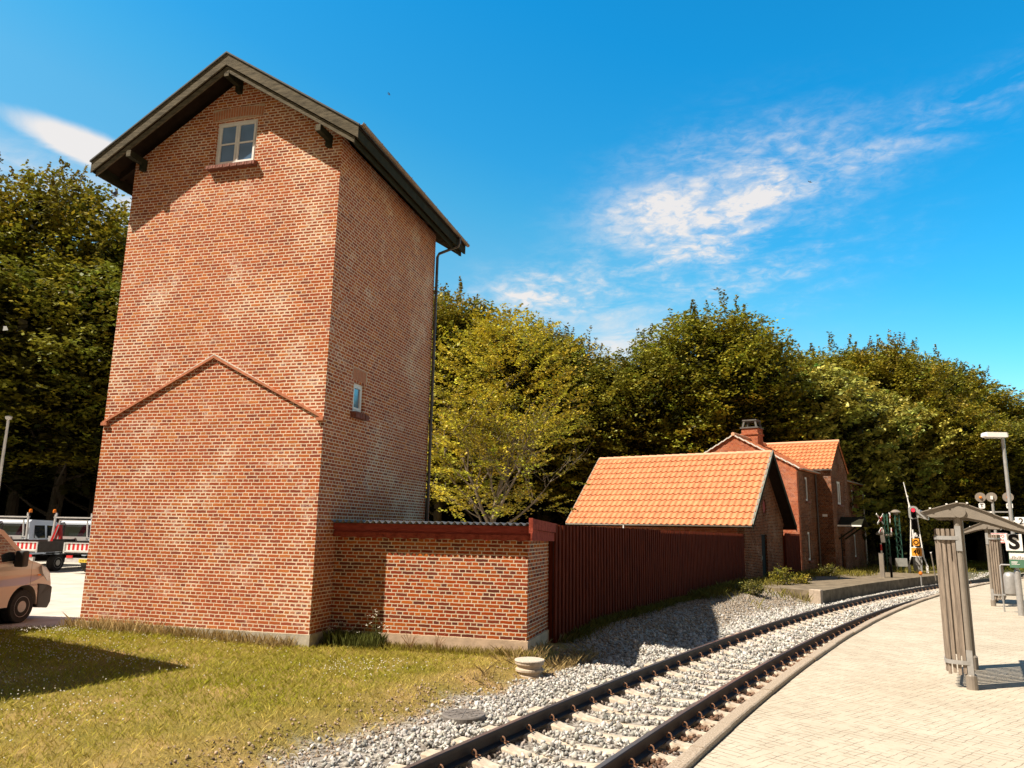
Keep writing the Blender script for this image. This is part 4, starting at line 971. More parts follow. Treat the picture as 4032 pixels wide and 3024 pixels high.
for x, y in ((-3.7, 2.62), (-3.7, 3.43), (-2.9, 2.62), (-2.9, 3.43)):
    sgx = 1 if x < -3.2 else -1; sgy = 1 if y < 3 else -1
    cc.add([(x, y, 8.06), (x+.1, y, 8.06), (x+.1, y+.1, 8.06), (x, y+.1, 8.06), (x+.08*sgx, y+.06*sgy, 8.42), (x+.1+.08*sgx, y+.06*sgy, 8.42), (x+.1+.08*sgx, y+.1+.06*sgy, 8.42), (x+.08*sgx, y+.1+.06*sgy, 8.42)], [(0,3,2,1),(4,5,6,7),(0,1,5,4),(1,2,6,5),(2,3,7,6),(3,0,4,7)])
cc.box(-3.66, -2.84, 2.64, 3.5, 8.42, 8.5); cc.build('chimney_cap', 'chimcap', co_)
# canopy over the door
cp = MB()
for s in (-1, 1):
    v = [];
    for x in (.86, 2.1):
        for y_, z in ((5.3, 2.98), (5.3+s*.95, 2.5)): v += [(x, y_, z), (x, y_, z-.07)]
    cp.add(v, [(0,1,3,2),(4,6,7,5),(0,2,6,4),(1,5,7,3),(2,3,7,6),(0,4,5,1)])
cpo = cp.build('door_canopy', 'wooddark', ho)
cb_ = MB()
for y_ in (4.55, 6.05): cb_.bar((.87, y_, 1.75), (1.9, y_, 2.5), .08, .08); cb_.bar((.87, y_, 2.5), (2.0, y_, 2.5), .08, .08)
cb_.build('canopy_brackets', 'wooddark', cpo)
MB().box(.86, 2.1, 4.33, 4.36, 2.44, 2.52).build('canopy_gutter', 'white', cpo)
g = MB(); g.tube([(.1, 3.45, 5.35), (.08, 3.45, 5.2), (.08, 3.45, .0)], .045, 8); g.build('downpipe', 'pipe', ho)
g = MB(); g.tube([(.3, 15.4, 5.35), (.12, 15.35, 5.0), (.1, 15.35, .1)], .05, 8); g.build('downpipe', 'galv', ho)
g = MB(); gutter(g, (.3, -.1, zb), (.3, 3.5, zb), .06); gutter(g, (.3, 7.6, zb), (.3, LF+.1, zb), .06); gutter(g, (-.1, 3.42, pe-.02), (.95, 3.42, pe-.02), .06); g.build('gutter', 'zinc', ho)
MB().box(.3, .55, 3.54, 3.58, 2.95, 3.08).build('wall_plate', 'white', ho)
# ------------------------------------------------------------------ drain riser and manhole
dr = root('drain_riser', 'round ribbed concrete drain shaft with lid standing by the annex corner', 'drain shaft', (4.09, .07, -.5))
p = MB(); p.lathe([(.20, -.1), (.20, .02), (.225, .04), (.225, .07), (.2, .09), (.2, .12), (.235, .14), (.235, .17), (.205, .19), (.205, .22), (.24, .25), (.24, .285), (.235, .29)], (0, 0, 0), 32); p.build('shaft', 'conc', dr, smooth=False)
p = MB(); p.lathe([(.25, .292), (.252, .305), (.245, .318), (.0, .322)], (0, 0, 0), 32)
p.build('lid', mat('lid_concrete', (.48, .41, .34), .8, .3, 40), dr)
mh = root('manhole_cover', 'flat round dark iron manhole cover lying in the ballast', 'manhole cover', (3.97, -2.93, -.44))
p = MB(); p.lathe([(.275, -.06), (.28, .03), (.27, .045), (.0, .045)], (0, 0, 0), 40); p.build('cover', 'manhole', mh)
p = MB()
for k in range(4): a = k*pi/4+.2; p.bar((cos(a)*.25, sin(a)*.25, .047), (-cos(a)*.25, -sin(a)*.25, .047), .008, .008)
for r in (.12, .2):
    for k in range(8):
        a = k*pi/4; p.tube([(r*cos(a+q), r*sin(a+q), .047) for q in (0, .2, .4, .6)], .005, 5)
p.build('raised_pattern', 'manhole', mh)
# ------------------------------------------------------------------ shelters
def shelter(label, loc, rzz, mirror=1):
    r = root('platform_shelter', label, 'shelter', loc, rzz, 'small slatted shelters on the platform')
    m_ = mirror; Ls = 1.85
    for y in (0, Ls):
        p = MB(); p.tube([(0, y, 0), (0, y, 2.2)], .042, 14); p.tube([(0, y, 0), (0, y, .17), (0, y, .2)], [.068, .068, .045], 14); p.build('post', 'greypaint', r, smooth=False)
        prof = [(-.40, 2.27), (-.2, 2.335), (0, 2.39), (.1, 2.385), (.3, 2.30), (.6, 2.16), (.95, 1.99), (.96, 1.965), (.6, 2.06), (.3, 2.16), (.12, 2.20), (-.1, 2.205), (-.3, 2.2), (-.37, 2.235)]
        e = MB(); pr = [(a*m_, z) for a, z in prof]
        if m_ > 0: pr = pr[::-1]
        yy = y-.03 if y == 0 else y+.03
        e.slab(pr, [], (0, yy-.02, 0), (1, 0, 0), (0, 0, 1), -.04) ; eo = e.build('roof_end_plate', 'greypaint', r)
        b = MB(); b.lathe([(.075, -.115 if y == 0 else .09), (.075, -.09 if y == 0 else .115)], (.04*m_, y, 2.275), 20, 'y'); b.build('boss', 'greypaint', eo)
    rf = MB(); pts = [(-.42, 2.275), (-.2, 2.345), (0, 2.40), (.1, 2.395), (.3, 2.31), (.6, 2.17), (.97, 1.995)]
    vs = []
    for y in (-.12, Ls+.12):
        for a, z in pts: vs += [(a*m_, y, z), (a*m_, y, z-.012)]
    n = len(pts); fs = []
    for i in range(n-1):
        a, b, c, d = 2*i, 2*i+2, 2*n+2*i+2, 2*n+2*i; fs += [(a, b, c, d), (a+1, d+1, c+1, b+1), (a, a+1, b+1, b), (d, c, c+1, d+1)]
    fs += [(0, 2*n, 2*n+1, 1), (2*n-2, 2*n-1, 4*n-1, 4*n-2)]
    rf.add(vs, fs); ro = rf.build('roof', 'greypaint', r)
    gt = MB(); gt.bar((-.44*m_, -.1, 2.255), (-.44*m_, Ls+.1, 2.255), .03, .10); gt.bar((-.36*m_, -.13, 2.18), (-.47*m_, -.13, 2.29), .02, .05, (0, 1, 0)); gt.build('gutter', 'galv', ro)
    bt = MB()
    for a, z in ((-.3, 2.32), (-.1, 2.375), (.02, 2.405), (.14, 2.39), (.4, 2.27), (.65, 2.155), (.85, 2.06)): bt.box(a*m_-.012, a*m_+.012, -.135, -.11, z-.005, z+.012)
    bt.build('roof_clips', 'white', ro)
    # curved screen of vertical planks on the track side
    N = 19
    for z, w_ in ((1.93, .05), (.33, .05)):
        pts = [(.03, -.052, z), (-.08, -.068, z), (-.18, -.062, z), (-.25, -.03, z), (-.29, .04, z), (-.30, .15, z), (-.30, Ls-.15, z), (-.29, Ls-.04, z), (-.25, Ls+.03, z), (-.08, Ls+.06, z), (.03, Ls+.05, z)]
        q = len(pts); cxm = [(-.1 if abs(p[1]) < .1 or p[1] > Ls-.1 else p[0]) for p in pts]
        inner = [(x+(.012 if i in (4, 5, 6, 7) else 0), y+(.012 if i < 4 else (-.012 if i > 7 else 0)), z) for i, (x, y, z) in enumerate(pts)]
        vs = [(m_*x, y, z-w_/2) for x, y, z in pts]+[(m_*x, y, z+w_/2) for x, y, z in pts]+[(m_*x, y, z-w_/2) for x, y, z in inner]+[(m_*x, y, z+w_/2) for x, y, z in inner]
        fs = []
        for i in range(q-1): fs += [(i, i+1, q+i+1, q+i), (2*q+i, 3*q+i, 3*q+i+1, 2*q+i+1), (q+i, q+i+1, 3*q+i+1, 3*q+i), (i, 2*q+i, 2*q+i+1, i+1)]
        MB().add(vs, fs).build('screen_band', 'galv', r)
    spots = [(-.062-.058*k, -.022+.012*k) for k in range(4)]+[(-.265, .10+k*(Ls-.2)/13) for k in range(14)]+[(-.22+.06*k, Ls+.01) for k in range(3)]
    for i, (x, y) in enumerate(spots):
        x *= m_; p = MB(); p.box(x-.021, x+.021, y-.021, y+.021, .19-.02*(i % 2), 2.05); p.build('plank', 'plank', r, bevel=.004)
    for z in (1.93, .33): MB().box(-.035, .035, -.055, -.042, z-.17, z+.16).build('band_bracket', 'galv', r)
    return r
shelter('nearest slatted shelter on the pale paving, large at the right edge', (10.32, -1.12, 0), -.285, 1)
shelter('farther smaller slatted shelter beyond the nearest one', (14.82, 12.84, 0), -.33, -1)
# ------------------------------------------------------------------ lamp posts
def lamp_post(label, x, y, H, z=0, hx=.52, rzz=0, pole='galv', group='street lamps around the station'):
    r = root('street_lamp', label, 'street lamp', (x, y, z), rzz, group)
    p = MB(); p.tube([(0, 0, 0), (0, 0, 1.1), (0, 0, 1.14), (0, 0, H)], [.075, .075, .05, .042], 14); p.build('pole', pole, r)
    h = MB(); v = []
    for xx, w_, z0, z1 in ((-hx, .10, H+.02, H+.10), (-hx+.06, .12, H, H+.13), (.06, .12, H, H+.13), (.10, .10, H+.02, H+.12)):
        v += [(xx, -w_, z0), (xx, w_, z0), (xx, w_*.8, z1), (xx, -w_*.8, z1)]
    f = [(0, 1, 2, 3), (15, 14, 13, 12)]
    for i in range(3):
        for j in range(4): j2 = (j+1) % 4; f.append((i*4+j, (i+1)*4+j, (i+1)*4+j2, i*4+j2))
    h.add(v, f); ho_ = h.build('lamp_head', 'white', r); MB().box(-hx+.08, -.05, -.08, .08, H-.025, H+.002).build('diffuser', 'headlight', ho_)
    return r
LX, LY = 14.62, 10.1
lamp_post('white headed lamp post carrying platform signs behind the shelters', LX, LY, 4.6, rzz=.25)
lamp_post('distant lamp post at the far right edge of the platform', 24.0, 34.5, 4.5, rzz=.25)
lp = root('street_lamp', 'tall slim lamp post before dark trees at the far left', 'street lamp', (-29.9, 18.9, -.1), 0, 'street lamps around the station')
p = MB(); p.tube([(0, 0, 0), (0, 0, 7.4)], [.10, .07], 10); p.build('pole', 'white', lp)
p = MB(); p.lathe([(.10, 7.38), (.16, 7.42), (.18, 7.55), (.1, 7.6)], (0, 0, 0), 14); p.build('lamp_head', 'white', lp)
def signbox(mb, w, h, t=.02): return mb.box(-w/2, w/2, -t/2, t/2, -h/2, h/2)
FR = .27          # signs on the platform face down the line towards the camera
def plate(name, label, w, h, loc, m_, txt=None, tm='black', size=.2, bold=.0, rim=None, tex=1, rz_=-FR, bev=.02):
    r = root(name, label, 'sign', loc, rz_)
    b = MB(); signbox(b, w, h); po = b.build('panel', m_, r, bevel=bev)
    if rim:
        mb = MB(); i = .03
        mb.slab([(-w/2+.01, -h/2+.01), (w/2-.01, -h/2+.01), (w/2-.01, h/2-.01), (-w/2+.01, h/2-.01)], [[(-w/2+i, -h/2+i), (w/2-i, -h/2+i), (w/2-i, h/2-i), (-w/2+i, h/2-i)]], (0, -.013, 0), (1, 0, 0), (0, 0, 1), .002); mb.build('border', rim, r)
    if txt: text('lettering', txt, size, tm, r, (0, -.0135, 0), (pi/2, 0, 0), .002, bold, sx=tex)
    return r
plate('stop_sign', 'white rounded square sign with large black S on the lamp post', .37, .43, (14.57, 9.95, 1.84), 'white', 'S', size=.5, bold=.022)
plate('track_sign', 'white platform number plate reading 2 beside the lamp pole', .26, .22, (14.78, 9.93, 2.38), 'white', '2', size=.22, bold=.002)
plate('track_sign', 'white platform number plate reading 1 partly behind the shelter roof', .26, .22, (14.32, 9.78, 2.38), 'white', '1', size=.22, bold=.002)
po = root('information_poster', 'green and white poster panel below the S sign', 'poster', (14.62, 9.98, 1.41), -FR)
b = MB(); signbox(b, .36, .42); b.build('panel', 'poster', po)
MB().box(-.17, .17, -.014, -.011, .0, .17).build('picture_band', 'white', po)
q = MB()
for k in range(9): a = -.15+k*.035; q.box(a, a+.022, -.017, -.0145, .01, .04+.05*abs(sin(k*2.3)))
q.build('picture_figures', 'greypaint', po)
q = MB(); q.box(-.14, .0, -.015, -.0115, -.07, -.055); q.box(-.14, -.02, -.015, -.0115, -.1, -.085); q.box(-.14, .04, -.015, -.0115, -.13, -.12); q.build('text_lines', 'white', po)
plate('signal_sign', 'red bordered white sign reading STOP FOR SIGNAL behind the far shelter', .62, .34, (16.5, 17.4, 1.95), 'white', 'STOP FOR\nSIGNAL', 'red', .125, .001, rim='red')
o = MB().tube([(16.5, 17.46, -.02), (16.5, 17.46, 2.1)], .03, 8).build('sign_post', 'galv'); tag(o, 'thin grey post holding the red bordered sign', 'post')
# litter bin
bn = root('litter_bin', 'grey rounded metal litter bin on a bent tube frame', 'litter bin', (14.68, 10.85, 0), -.3)
p = MB(); p.lathe([(.15, .48), (.155, .5), (.155, .92), (.14, .99), (.1, 1.04), (.02, 1.06)], (0, 0, 0), 20); p.build('drum', 'galv', bn, smooth=True)
p = MB(); p.tube([(-.2, .1, 0), (-.2, .1, 1.2), (-.17, .1, 1.24), (.12, .1, 1.24)], .02, 8); p.box(-.2, .18, .0, .12, .44, .47); p.build('frame', 'galv', bn)
# signal with T and G discs
tg = root('crossing_signal', 'pole with three round discs and plates lettered T and G', 'signal', (17.8, 21.75, -.05), -.2)
p = MB(); p.tube([(0, 0, 0), (0, 0, 3.6)], .05, 10); p.bar((-.38, 0, 3.03), (.5, 0, 3.03), .05, .05); p.build('pole', 'galv', tg)
for x in (-.4, -.02, .54):
    d = MB(); d.lathe([(.19, -.02), (.19, .02)], (x, -.06, 3.61), 24, 'y'); do = d.build('disc', 'greypaint', tg)
    if x != -.02:
        l = MB(); l.lathe([(.055, .0), (.05, -.05), (.02, -.07)], (x, -.08, 3.6), 12, 'y'); l.build('lens', 'amber', do)
    else: MB().box(x-.04, x+.04, -.14, -.08, 3.52, 3.66).build('lamp_back', 'white', do)
for x, ch_ in ((-.38, 'T'), (.56, 'G')):
    d = MB(); d.slab([(-.11, -.07), (-.07, -.11), (.07, -.11), (.11, -.07), (.11, .07), (.07, .11), (-.07, .11), (-.11, .07)], [], (x, -.07, 3.27), (1, 0, 0), (0, 0, 1), .02); do = d.build('letter_plate', 'white', tg)
    text('letter', ch_, .2, 'black', do, (x, -.072, 3.27), (pi/2, 0, 0), .002, .007)
# main signal on A frame with 40 board
sg = root('railway_signal', 'white A frame signal with red light and orange O and 40 boards', 'signal', (18.1, 36.1, -.02), -.28)
p = MB()
for s in (-1, 1):
    p.tube([(s*.46, 0, .0), (s*.47, 0, .35), (s*.34, 0, .78), (s*.13, 0, 3.4)], .035, 8)
    p.box(s*.46-.07, s*.46+.07, -.07, .07, -.05, .35)
p.bar((-.28, 0, 1.95), (.28, 0, 1.95), .03, .03); p.bar((-.32, 0, .85), (.32, 0, .85), .03, .03); p.build('frame', 'white', sg)
ov = [(.26*cos(2*pi*k/24), 3.32+.17*(1 if sin(2*pi*k/24) > 0 else -1)+.24*sin(2*pi*k/24)) for k in range(24)]
p = MB(); p.slab(ov, [], (0, -.12, 0), (1, 0, 0), (0, 0, 1), .03); bo = p.build('signal_back_plate', 'zinc', sg)
p = MB(); p.slab([(.14*cos(2*pi*k/20), 3.32+(.15 if sin(2*pi*k/20) > 0 else -.15)+.14*sin(2*pi*k/20)) for k in range(20)], [], (0, -.15, 0), (1, 0, 0), (0, 0, 1), .028); p.build('black_plate', 'black', bo)
def lampu(z, m_, par, r=.1):
    l = MB(); l.lathe([(r, .0), (r, -.03), (.01, -.04)], (0, -.18, z), 16, 'y'); lo = l.build('lens', m_, par)
    h = MB()
    for k in range(9):
        a0, a1 = k*pi/8*1.0, 0
    vs = []
    for y_ in (-.18, -.36):
        for k in range(11): a = -.2+(pi+.4)*k/10; vs.append((cos(a)*(r+.015), y_, z+sin(a)*(r+.015)))
    h.add(vs, [(k, k+1, 12+k, 11+k) for k in range(10)]+[(11+k, 12+k, k+1, k) for k in range(0)]); h.build('hood', 'black', lo)
ml, tt, bb_ = newmat('lit_red_lens'); bb_.inputs['Base Color'].default_value = (.6, .01, .02, 1); bb_.inputs['Emission Color'].default_value = (1, .03, .05, 1); bb_.inputs['Emission Strength'].default_value = 1.2; tt.put(bb_.inputs['Roughness'], tt.noise(tt.new('ShaderNodeTexCoord').outputs['Object'], 30)); M['litred'] = ml
lampu(3.48, 'litred', bo); lampu(3.18, 'black', bo)
p = MB(); p.box(-.16, .16, -.14, -.1, 2.38, 2.98); lo_ = p.build('lower_lamp_box', 'black', sg); lampu(2.82, 'black', lo_, .12); lampu(2.54, 'black', lo_, .12)
p = MB(); p.slab([(-.09, -.11), (.09, -.11), (.1, .02), (.04, .11), (-.04, .11), (-.1, .02)], [], (.02, -.06, 2.1), (1, 0, 0), (0, 0, 1), .02); u_ = p.build('letter_plate', 'white', sg); text('letter', 'U', .15, 'black', u_, (.02, -.063, 2.08), (pi/2, 0, 0), .002)
p = MB(); p.box(-.17, .17, -.07, -.04, 1.46, 1.86); oo = p.build('orange_board', 'orange', sg, bevel=.02)
p = MB(); k = 28; p.slab([(.14*cos(2*pi*i/k), 1.66+.14*sin(2*pi*i/k)) for i in range(k)], [[(.09*cos(2*pi*i/k), 1.66+.09*sin(2*pi*i/k)) for i in range(k)]], (0, -.085, 0), (1, 0, 0), (0, 0, 1), .003); p.build('black_ring', 'black', oo)
p = MB(); p.box(-.32, .32, -.08, -.05, .84, 1.39); w40 = p.build('speed_board', 'white', sg); MB().box(-.26, .26, -.086, -.081, .89, 1.34).build('orange_field', 'orange', w40); text('numerals', '40', .36, 'black', w40, (0, -.092, 1.11), (pi/2, 0, 0), .002, .002)
p = MB(); p.box(-.1, .24, -.08, .1, .38, .80); p.box(.0, .12, -.04, .04, 0, .38); bx_ = p.build('relay_box', 'galv', sg); MB().bar((0, -.084, .7), (.14, -.084, .48), .008, .02, (0, 1, 0)).build('stroke_mark', 'black', bx_)
wb_ = root('raised_barrier', 'raised thin white barrier arm standing behind the signal', 'barrier', (18.3, 36.9, -.05), -.28)
p = MB(); p.tube([(-.1, 0, .8), (-.18, 0, 3.6), (-.28, 0, 4.25), (-.42, 0, 5.2)], [.05, .045, .03, .022], 8); p.tube([(-.19, 0, 3.5), (-.22, 0, 3.95)], [.1, .03], 8); p.build('barrier_arm', 'white', wb_)
p = MB(); p.box(-.25, .2, -.15, .2, 0, .95); p.build('drive_box', 'galv', wb_)
p = MB(); p.tube([(-.27, 0, 4.3), (-.28, 0, 4.4)], .055, 8); p.build('arm_joint', 'white', wb_)
# lattice masts with crossbucks
def lattice(parent, H, w=.13):
    p = MB()
    for sx_ in (-1, 1):
        for sy in (-1, 1): p.bar((sx_*w, sy*w, 0), (sx_*w*.8, sy*w*.8, H), .03, .03)
    n = int(H/.22)
    for i in range(n):
        z0 = i*H/n; z1 = (i+1)*H/n; s = 1 if i % 2 else -1
        for q in (-1, 1): p.bar((-s*w*.95, q*w*.95, z0), (s*w*.95, q*w*.95, z1), .015, .015); p.bar((q*w*.95, -s*w*.95, z0), (q*w*.95, s*w*.95, z1), .015, .015)
    return p.build('lattice_mast', 'green', parent)
def crossbuck(parent, x, y, z, rzz, full=True):
    e = bpy.data.objects.new('crossbuck', None)
    ca, sa = cos(rzz), sin(rzz)
    def T(a, b, c): return (x+a*ca-b*sa, y+a*sa+b*ca, z+c)
    w_ = MB(); r_ = MB()
    for s in (-1, 1):
        if full: ends = [(-.5*s, -.28), (.5*s, .28)]
        else: ends = [(0, .0), (.45*s, -.28)]
        a, b = ends
        w_.bar(T(a[0], -.01*s, a[1]), T(b[0], -.01*s, b[1]), .02, .1, (0, 0, 1))
        m0 = .3; m1 = .7
        r_.bar(T(a[0]+(b[0]-a[0])*m0, -.025-.01*s, a[1]+(b[1]-a[1])*m0), T(a[0]+(b[0]-a[0])*m1, -.025-.01*s, a[1]+(b[1]-a[1])*m1), .012, .1, (0, 0, 1))
    wo = w_.build('crossbuck', 'white', parent); r_.build('red_stripe', 'red', wo)
ma = root('crossing_mast', 'green lattice mast with red and white crossbucks by the crossing', 'crossing signal', (16.3, 34.6, -.05), 0, 'lattice masts at the level crossing')
lattice(ma, 3.25, .1); crossbuck(ma, -.32, -.2, 2.95, 1.05); crossbuck(ma, -.28, -.2, 2.45, 1.05, False)
p = MB(); p.bar((-.35, -.2, 2.9), (0, 0, 2.9), .03, .03); p.bar((-.3, -.2, 2.3), (0, 0, 2.3), .03, .03); p.build('brackets', 'green', ma)
p = MB(); p.tube([(-.62, -.35, 2.12), (-.3, -.2, 2.16)], [.05, .11], 10); p.build('lamp_hood', 'greypaint', ma)
p = MB(); p.bar((-.24, -.15, 1.65), (-.3, -.18, 2.35), .05, .22, (1, 0, 0)); p.build('lamp_plate', 'white', ma)
mb2 = root('crossing_mast', 'green lattice mast with domed bell seen edge on by the crossing', 'crossing signal', (16.95, 34.9, -.05), 0, 'lattice masts at the level crossing')
lattice(mb2, 3.2, .13); crossbuck(mb2, -.42, -.25, 3.0, 1.35); crossbuck(mb2, -.38, -.25, 2.45, 1.35, False)
p = MB(); p.lathe([(.02, 3.5), (.12, 3.48), (.26, 3.38), (.27, 3.34), (.12, 3.32), (.12, 3.22)], (-.05, 0, 0), 18); p.build('bell_dome', 'greypaint', mb2)
p = MB(); p.tube([(-.75, -.4, 2.05), (-.42, -.25, 2.08)], [.05, .11], 10); p.build('lamp_hood', 'greypaint', mb2)
p = MB(); p.box(-.3, .3, -.3, -.05, .35, .8); p.bar((-.22, -.2, -.25), (-.22, -.2, .35), .03, .03); p.bar((.22, -.2, -.25), (.22, -.2, .35), .03, .03); p.build('control_box', 'zinc', mb2)
bp = root('striped_post', 'slim red and white striped post left of the lattice masts', 'post', (15.95, 34.5, -.1), 0)
p = MB(); p.tube([(0, 0, 0), (-.02, 0, 1.65)], .05, 8); p.build('pole', 'white', bp)
p = MB(); p.tube([(-.004, 0, .45), (-.008, 0, .8)], .053, 8); p.tube([(-.015, 0, 1.25), (-.019, 0, 1.6)], .053, 8); p.build('red_bands', 'red', bp)
for (x, y, w_, h, m_, lb) in ((14.66, 27.7, .2, 1.12, 'greypaint', 'broad grey marker post on the old platform'), (15.1, 27.95, .1, .95, 'black', 'slim dark marker post right of the broad grey one')):
    r = root('marker_post', lb, 'post', (x, y, 0), -.3, 'marker posts on the old platform'); q = MB(); q.box(-w_/2, w_/2, -w_/2, w_/2, -.1, h); q.build('post', m_, r, bevel=.02); MB().box(-w_/2-.01, w_/2+.01, -w_/2-.01, w_/2+.01, h, h+.02).build('cap', m_, r)
r = root('leaning_post', 'thin leaning post with pale tip right of the signal', 'post', (17.15, 28.55, -.1)); q = MB(); q.tube([(0, 0, 0), (-.16, -.2, 1.28)], .028, 8); q.build('pole', 'greypaint', r); q = MB(); q.tube([(-.16, -.2, 1.28), (-.165, -.206, 1.33)], .04, 8); q.build('cap', 'white', r)
r = root('ground_signal', 'short ground post with orange lamp beside the track', 'signal', (16.45, 28.3, -.35)); q = MB(); q.tube([(0, 0, 0), (0, 0, .5)], .03, 8); q.build('post', 'galv', r); q = MB(); q.lathe([(.05, .5), (.08, .54), (.08, .62), (.03, .66)], (0, 0, 0), 12); q.build('lamp', 'amber', r)
# ------------------------------------------------------------------ vehicles (local: x forward, y left)
def wheel(parent, x, y, r, w, out, hubm='hub'):
    t_ = MB(); s = out
    t_.lathe([(r*.62, -w/2), (r*.93, -w/2), (r, -w/2+.03), (r, w/2-.03), (r*.93, w/2), (r*.62, w/2)], (x, y, r), 28, 'y'); wo = t_.build('wheel', 'rubber', parent)
    rm = MB(); e = w/2*s
    rm.lathe([(r*.64, e*.9), (r*.62, e*1.03), (r*.56, e*.95), (r*.5, e*.8), (r*.38, e*.85), (r*.34, e*1.0), (r*.16, e*1.02), (.001, e*1.02)][::(1 if s > 0 else 1)], (x, y, r), 24, 'y'); ro = rm.build('rim', hubm, wo)
    hl = MB()
    for k in range(12):
        a = 2*pi*k/12; hl.box(x+cos(a)*r*.47-.018, x+cos(a)*r*.47+.018, min(y+e*.8, y+e*.93), max(y+e*.8, y+e*.93), r+sin(a)*r*.47-.018, r+sin(a)*r*.47+.018)
    hl.build('rim_slots', 'black', ro)
    return wo
def archpts(cx_, r, cz, n=12, a0=0, a1=pi): return [(cx_+r*cos(a0+(a1-a0)*k/n), cz+r*sin(a0+(a1-a0)*k/n)) for k in range(n+1)]
def vanbody(mb, prof, w, taper):
    loops = [[Vector((a, b, 0)) for a, b in prof]]; tr = tessellate_polygon(loops); n = len(prof); vs = []
    lay = [(-1, 0), (-.93, .5), (0, 1), (.93, .5), (1, 0)]
    for s in (-1, 1):
        for a, b in prof: vs.append((a, s*w/2*taper(a, b), b))
    fs = []
    for a, b, c in tr:
        A, B, C_ = loops[0][a], loops[0][b], loops[0][c]
        if (B-A).cross(C_-A).z < 0: a, b, c = a, c, b
        fs += [(a, b, c), (a+n, c+n, b+n)]
    ar = sum(prof[i][0]*prof[(i+1) % n][1]-prof[(i+1) % n][0]*prof[i][1] for i in range(n))
    for i in range(n):
        j = (i+1) % n; fs.append((i, i+n, j+n, j) if ar > 0 else (j, j+n, i+n, i))
    return mb.add(vs, fs)
VX, VY = -6.6, 0.02
vn = root('parked_van', 'beige van parked at the left edge beside the tower, nose showing', 'van', (VX-.97+2.4*.15+.02, VY-2.37-.14, -.13), pi/2+.15)
# body in van coordinates: front wheel at x=2.4+... rear wheel -.7
fwx, rwx, wr = 2.4, -.7, .33
prof = [(-1.9, .35)]+[(rwx-.43, .35)]+archpts(rwx, .42, .34, 12, pi, 0)+[(fwx-.43, .35)]+archpts(fwx, .42, .34, 12, pi, 0)+[(3.28, .28), (3.33, .5), (3.33, .72), (3.25, .95), (3.1, 1.07), (2.75, 1.18), (2.45, 1.25), (1.75, 1.86), (1.5, 1.94), (1.1, 1.97), (-1.8, 1.97), (-1.9, 1.9), (-1.95, 1.0)]
vt = lambda a, b: (1-.12*sm(1.1, 2.0, b))*(1-.16*sm(2.5, 3.35, a)-.0)
mb = MB(); vanbody(mb, prof, 1.94, vt); vb = mb.build('body', 'vanpaint', vn, bevel=.05); 
for p_ in vb.data.polygons: p_.use_smooth = False
bpf = [(2.84, .27), (3.29, .22), (3.37, .35), (3.37, .66), (3.2, .72), (2.8, .76), (2.82, .5)]
mb = MB(); vanbody(mb, bpf, 1.985, vt); mb.build('bumper', 'plastic', vn, bevel=.03)
for s in (-1, 1):
    mb = MB(); hy = lambda a, b: s*(1.95/2*vt(a, b)+.004)
    pts = [(2.93, .98), (3.18, .78), (3.28, .80), (3.24, .95), (3.1, 1.06), (2.85, 1.13)]
    v = [(a, hy(a, b), b) for a, b in pts]+[(a-.02, hy(a, b)-s*.12, b) for a, b in pts]; n = 6
    mb.add(v, [tuple(range(n)) if s < 0 else tuple(reversed(range(n)))]+[(i, (i+1) % n, (i+1) % n+n, i+n) for i in range(n)]); mb.build('headlight', 'headlight', vn)
    pts = [(2.25, 1.28), (1.15, 1.2), (1.15, 1.78), (1.68, 1.78)]
    mb = MB(); v = [(a, s*(1.94/2*vt(a, b)+.003), b) for a, b in pts]+[(a, s*(1.94/2*vt(a, b)-.03), b) for a, b in pts]
    mb.add(v, [(0, 1, 2, 3), (7, 6, 5, 4)]+[(i, (i+1) % 4, (i+1) % 4+4, i+4) for i in range(4)]); mb.build('side_window', 'glassd', vn)
    mb = MB(); mb.bar((2.05, s*.93, 1.22), (2.0, s*1.08, 1.25), .12, .06); mb.box(1.95, 2.12, min(s*1.0, s*1.2), max(s*1.0, s*1.2), 1.14, 1.46); mb.build('mirror', 'plastic', vn, bevel=.04)
    mb = MB(); y_ = s*.975; mb.box(1.25, 1.42, min(y_-.01, y_+.012), max(y_-.01, y_+.012), 1.02, 1.06); mb.build('door_handle', 'plastic', vn)
    mb = MB(); pl = [(2.52, .72), (2.5, 1.22), (2.508, 1.22), (2.528, .72)]
    v = [(a, s*(.97*vt(a, b)+.0025), b) for a, b in pl]; mb.add(v, [(0, 1, 2, 3), (3, 2, 1, 0)][:1]); mb.build('door_seam', 'black', vn)
    mb = MB(); mb.box(2.72, 2.8, min(s*.955, s*.968), max(s*.955, s*.968), .93, .955); mb.build('side_lamp', 'amber', vn)
mb = MB(); v = [(2.43, -.82, 1.27), (2.43, .82, 1.27), (1.78, .74, 1.85), (1.78, -.74, 1.85)]; mb.add([(a+.012, b, c+.012) for a, b, c in v]+[(a-.02, b, c-.02) for a, b, c in v], [(0,1,2,3),(7,6,5,4),(0,4,5,1),(1,5,6,2),(2,6,7,3),(3,7,4,0)]); mb.build('windscreen', 'glassd', vn)
mb = MB(); mb.box(-1.5, 3.0, -.7, .7, .2, .36); mb.build('underbody', 'plastic', vn)
for x in (fwx, rwx):
    for s in (-1, 1):
        wheel(vn, x, s*.84, wr, .22, s)
        mb = MB(); mb.lathe([(.41, -.01), (.41, .01)], (x, s*.70, .34), 20, 'y'); mb.build('wheel_arch_liner', 'black', vn)
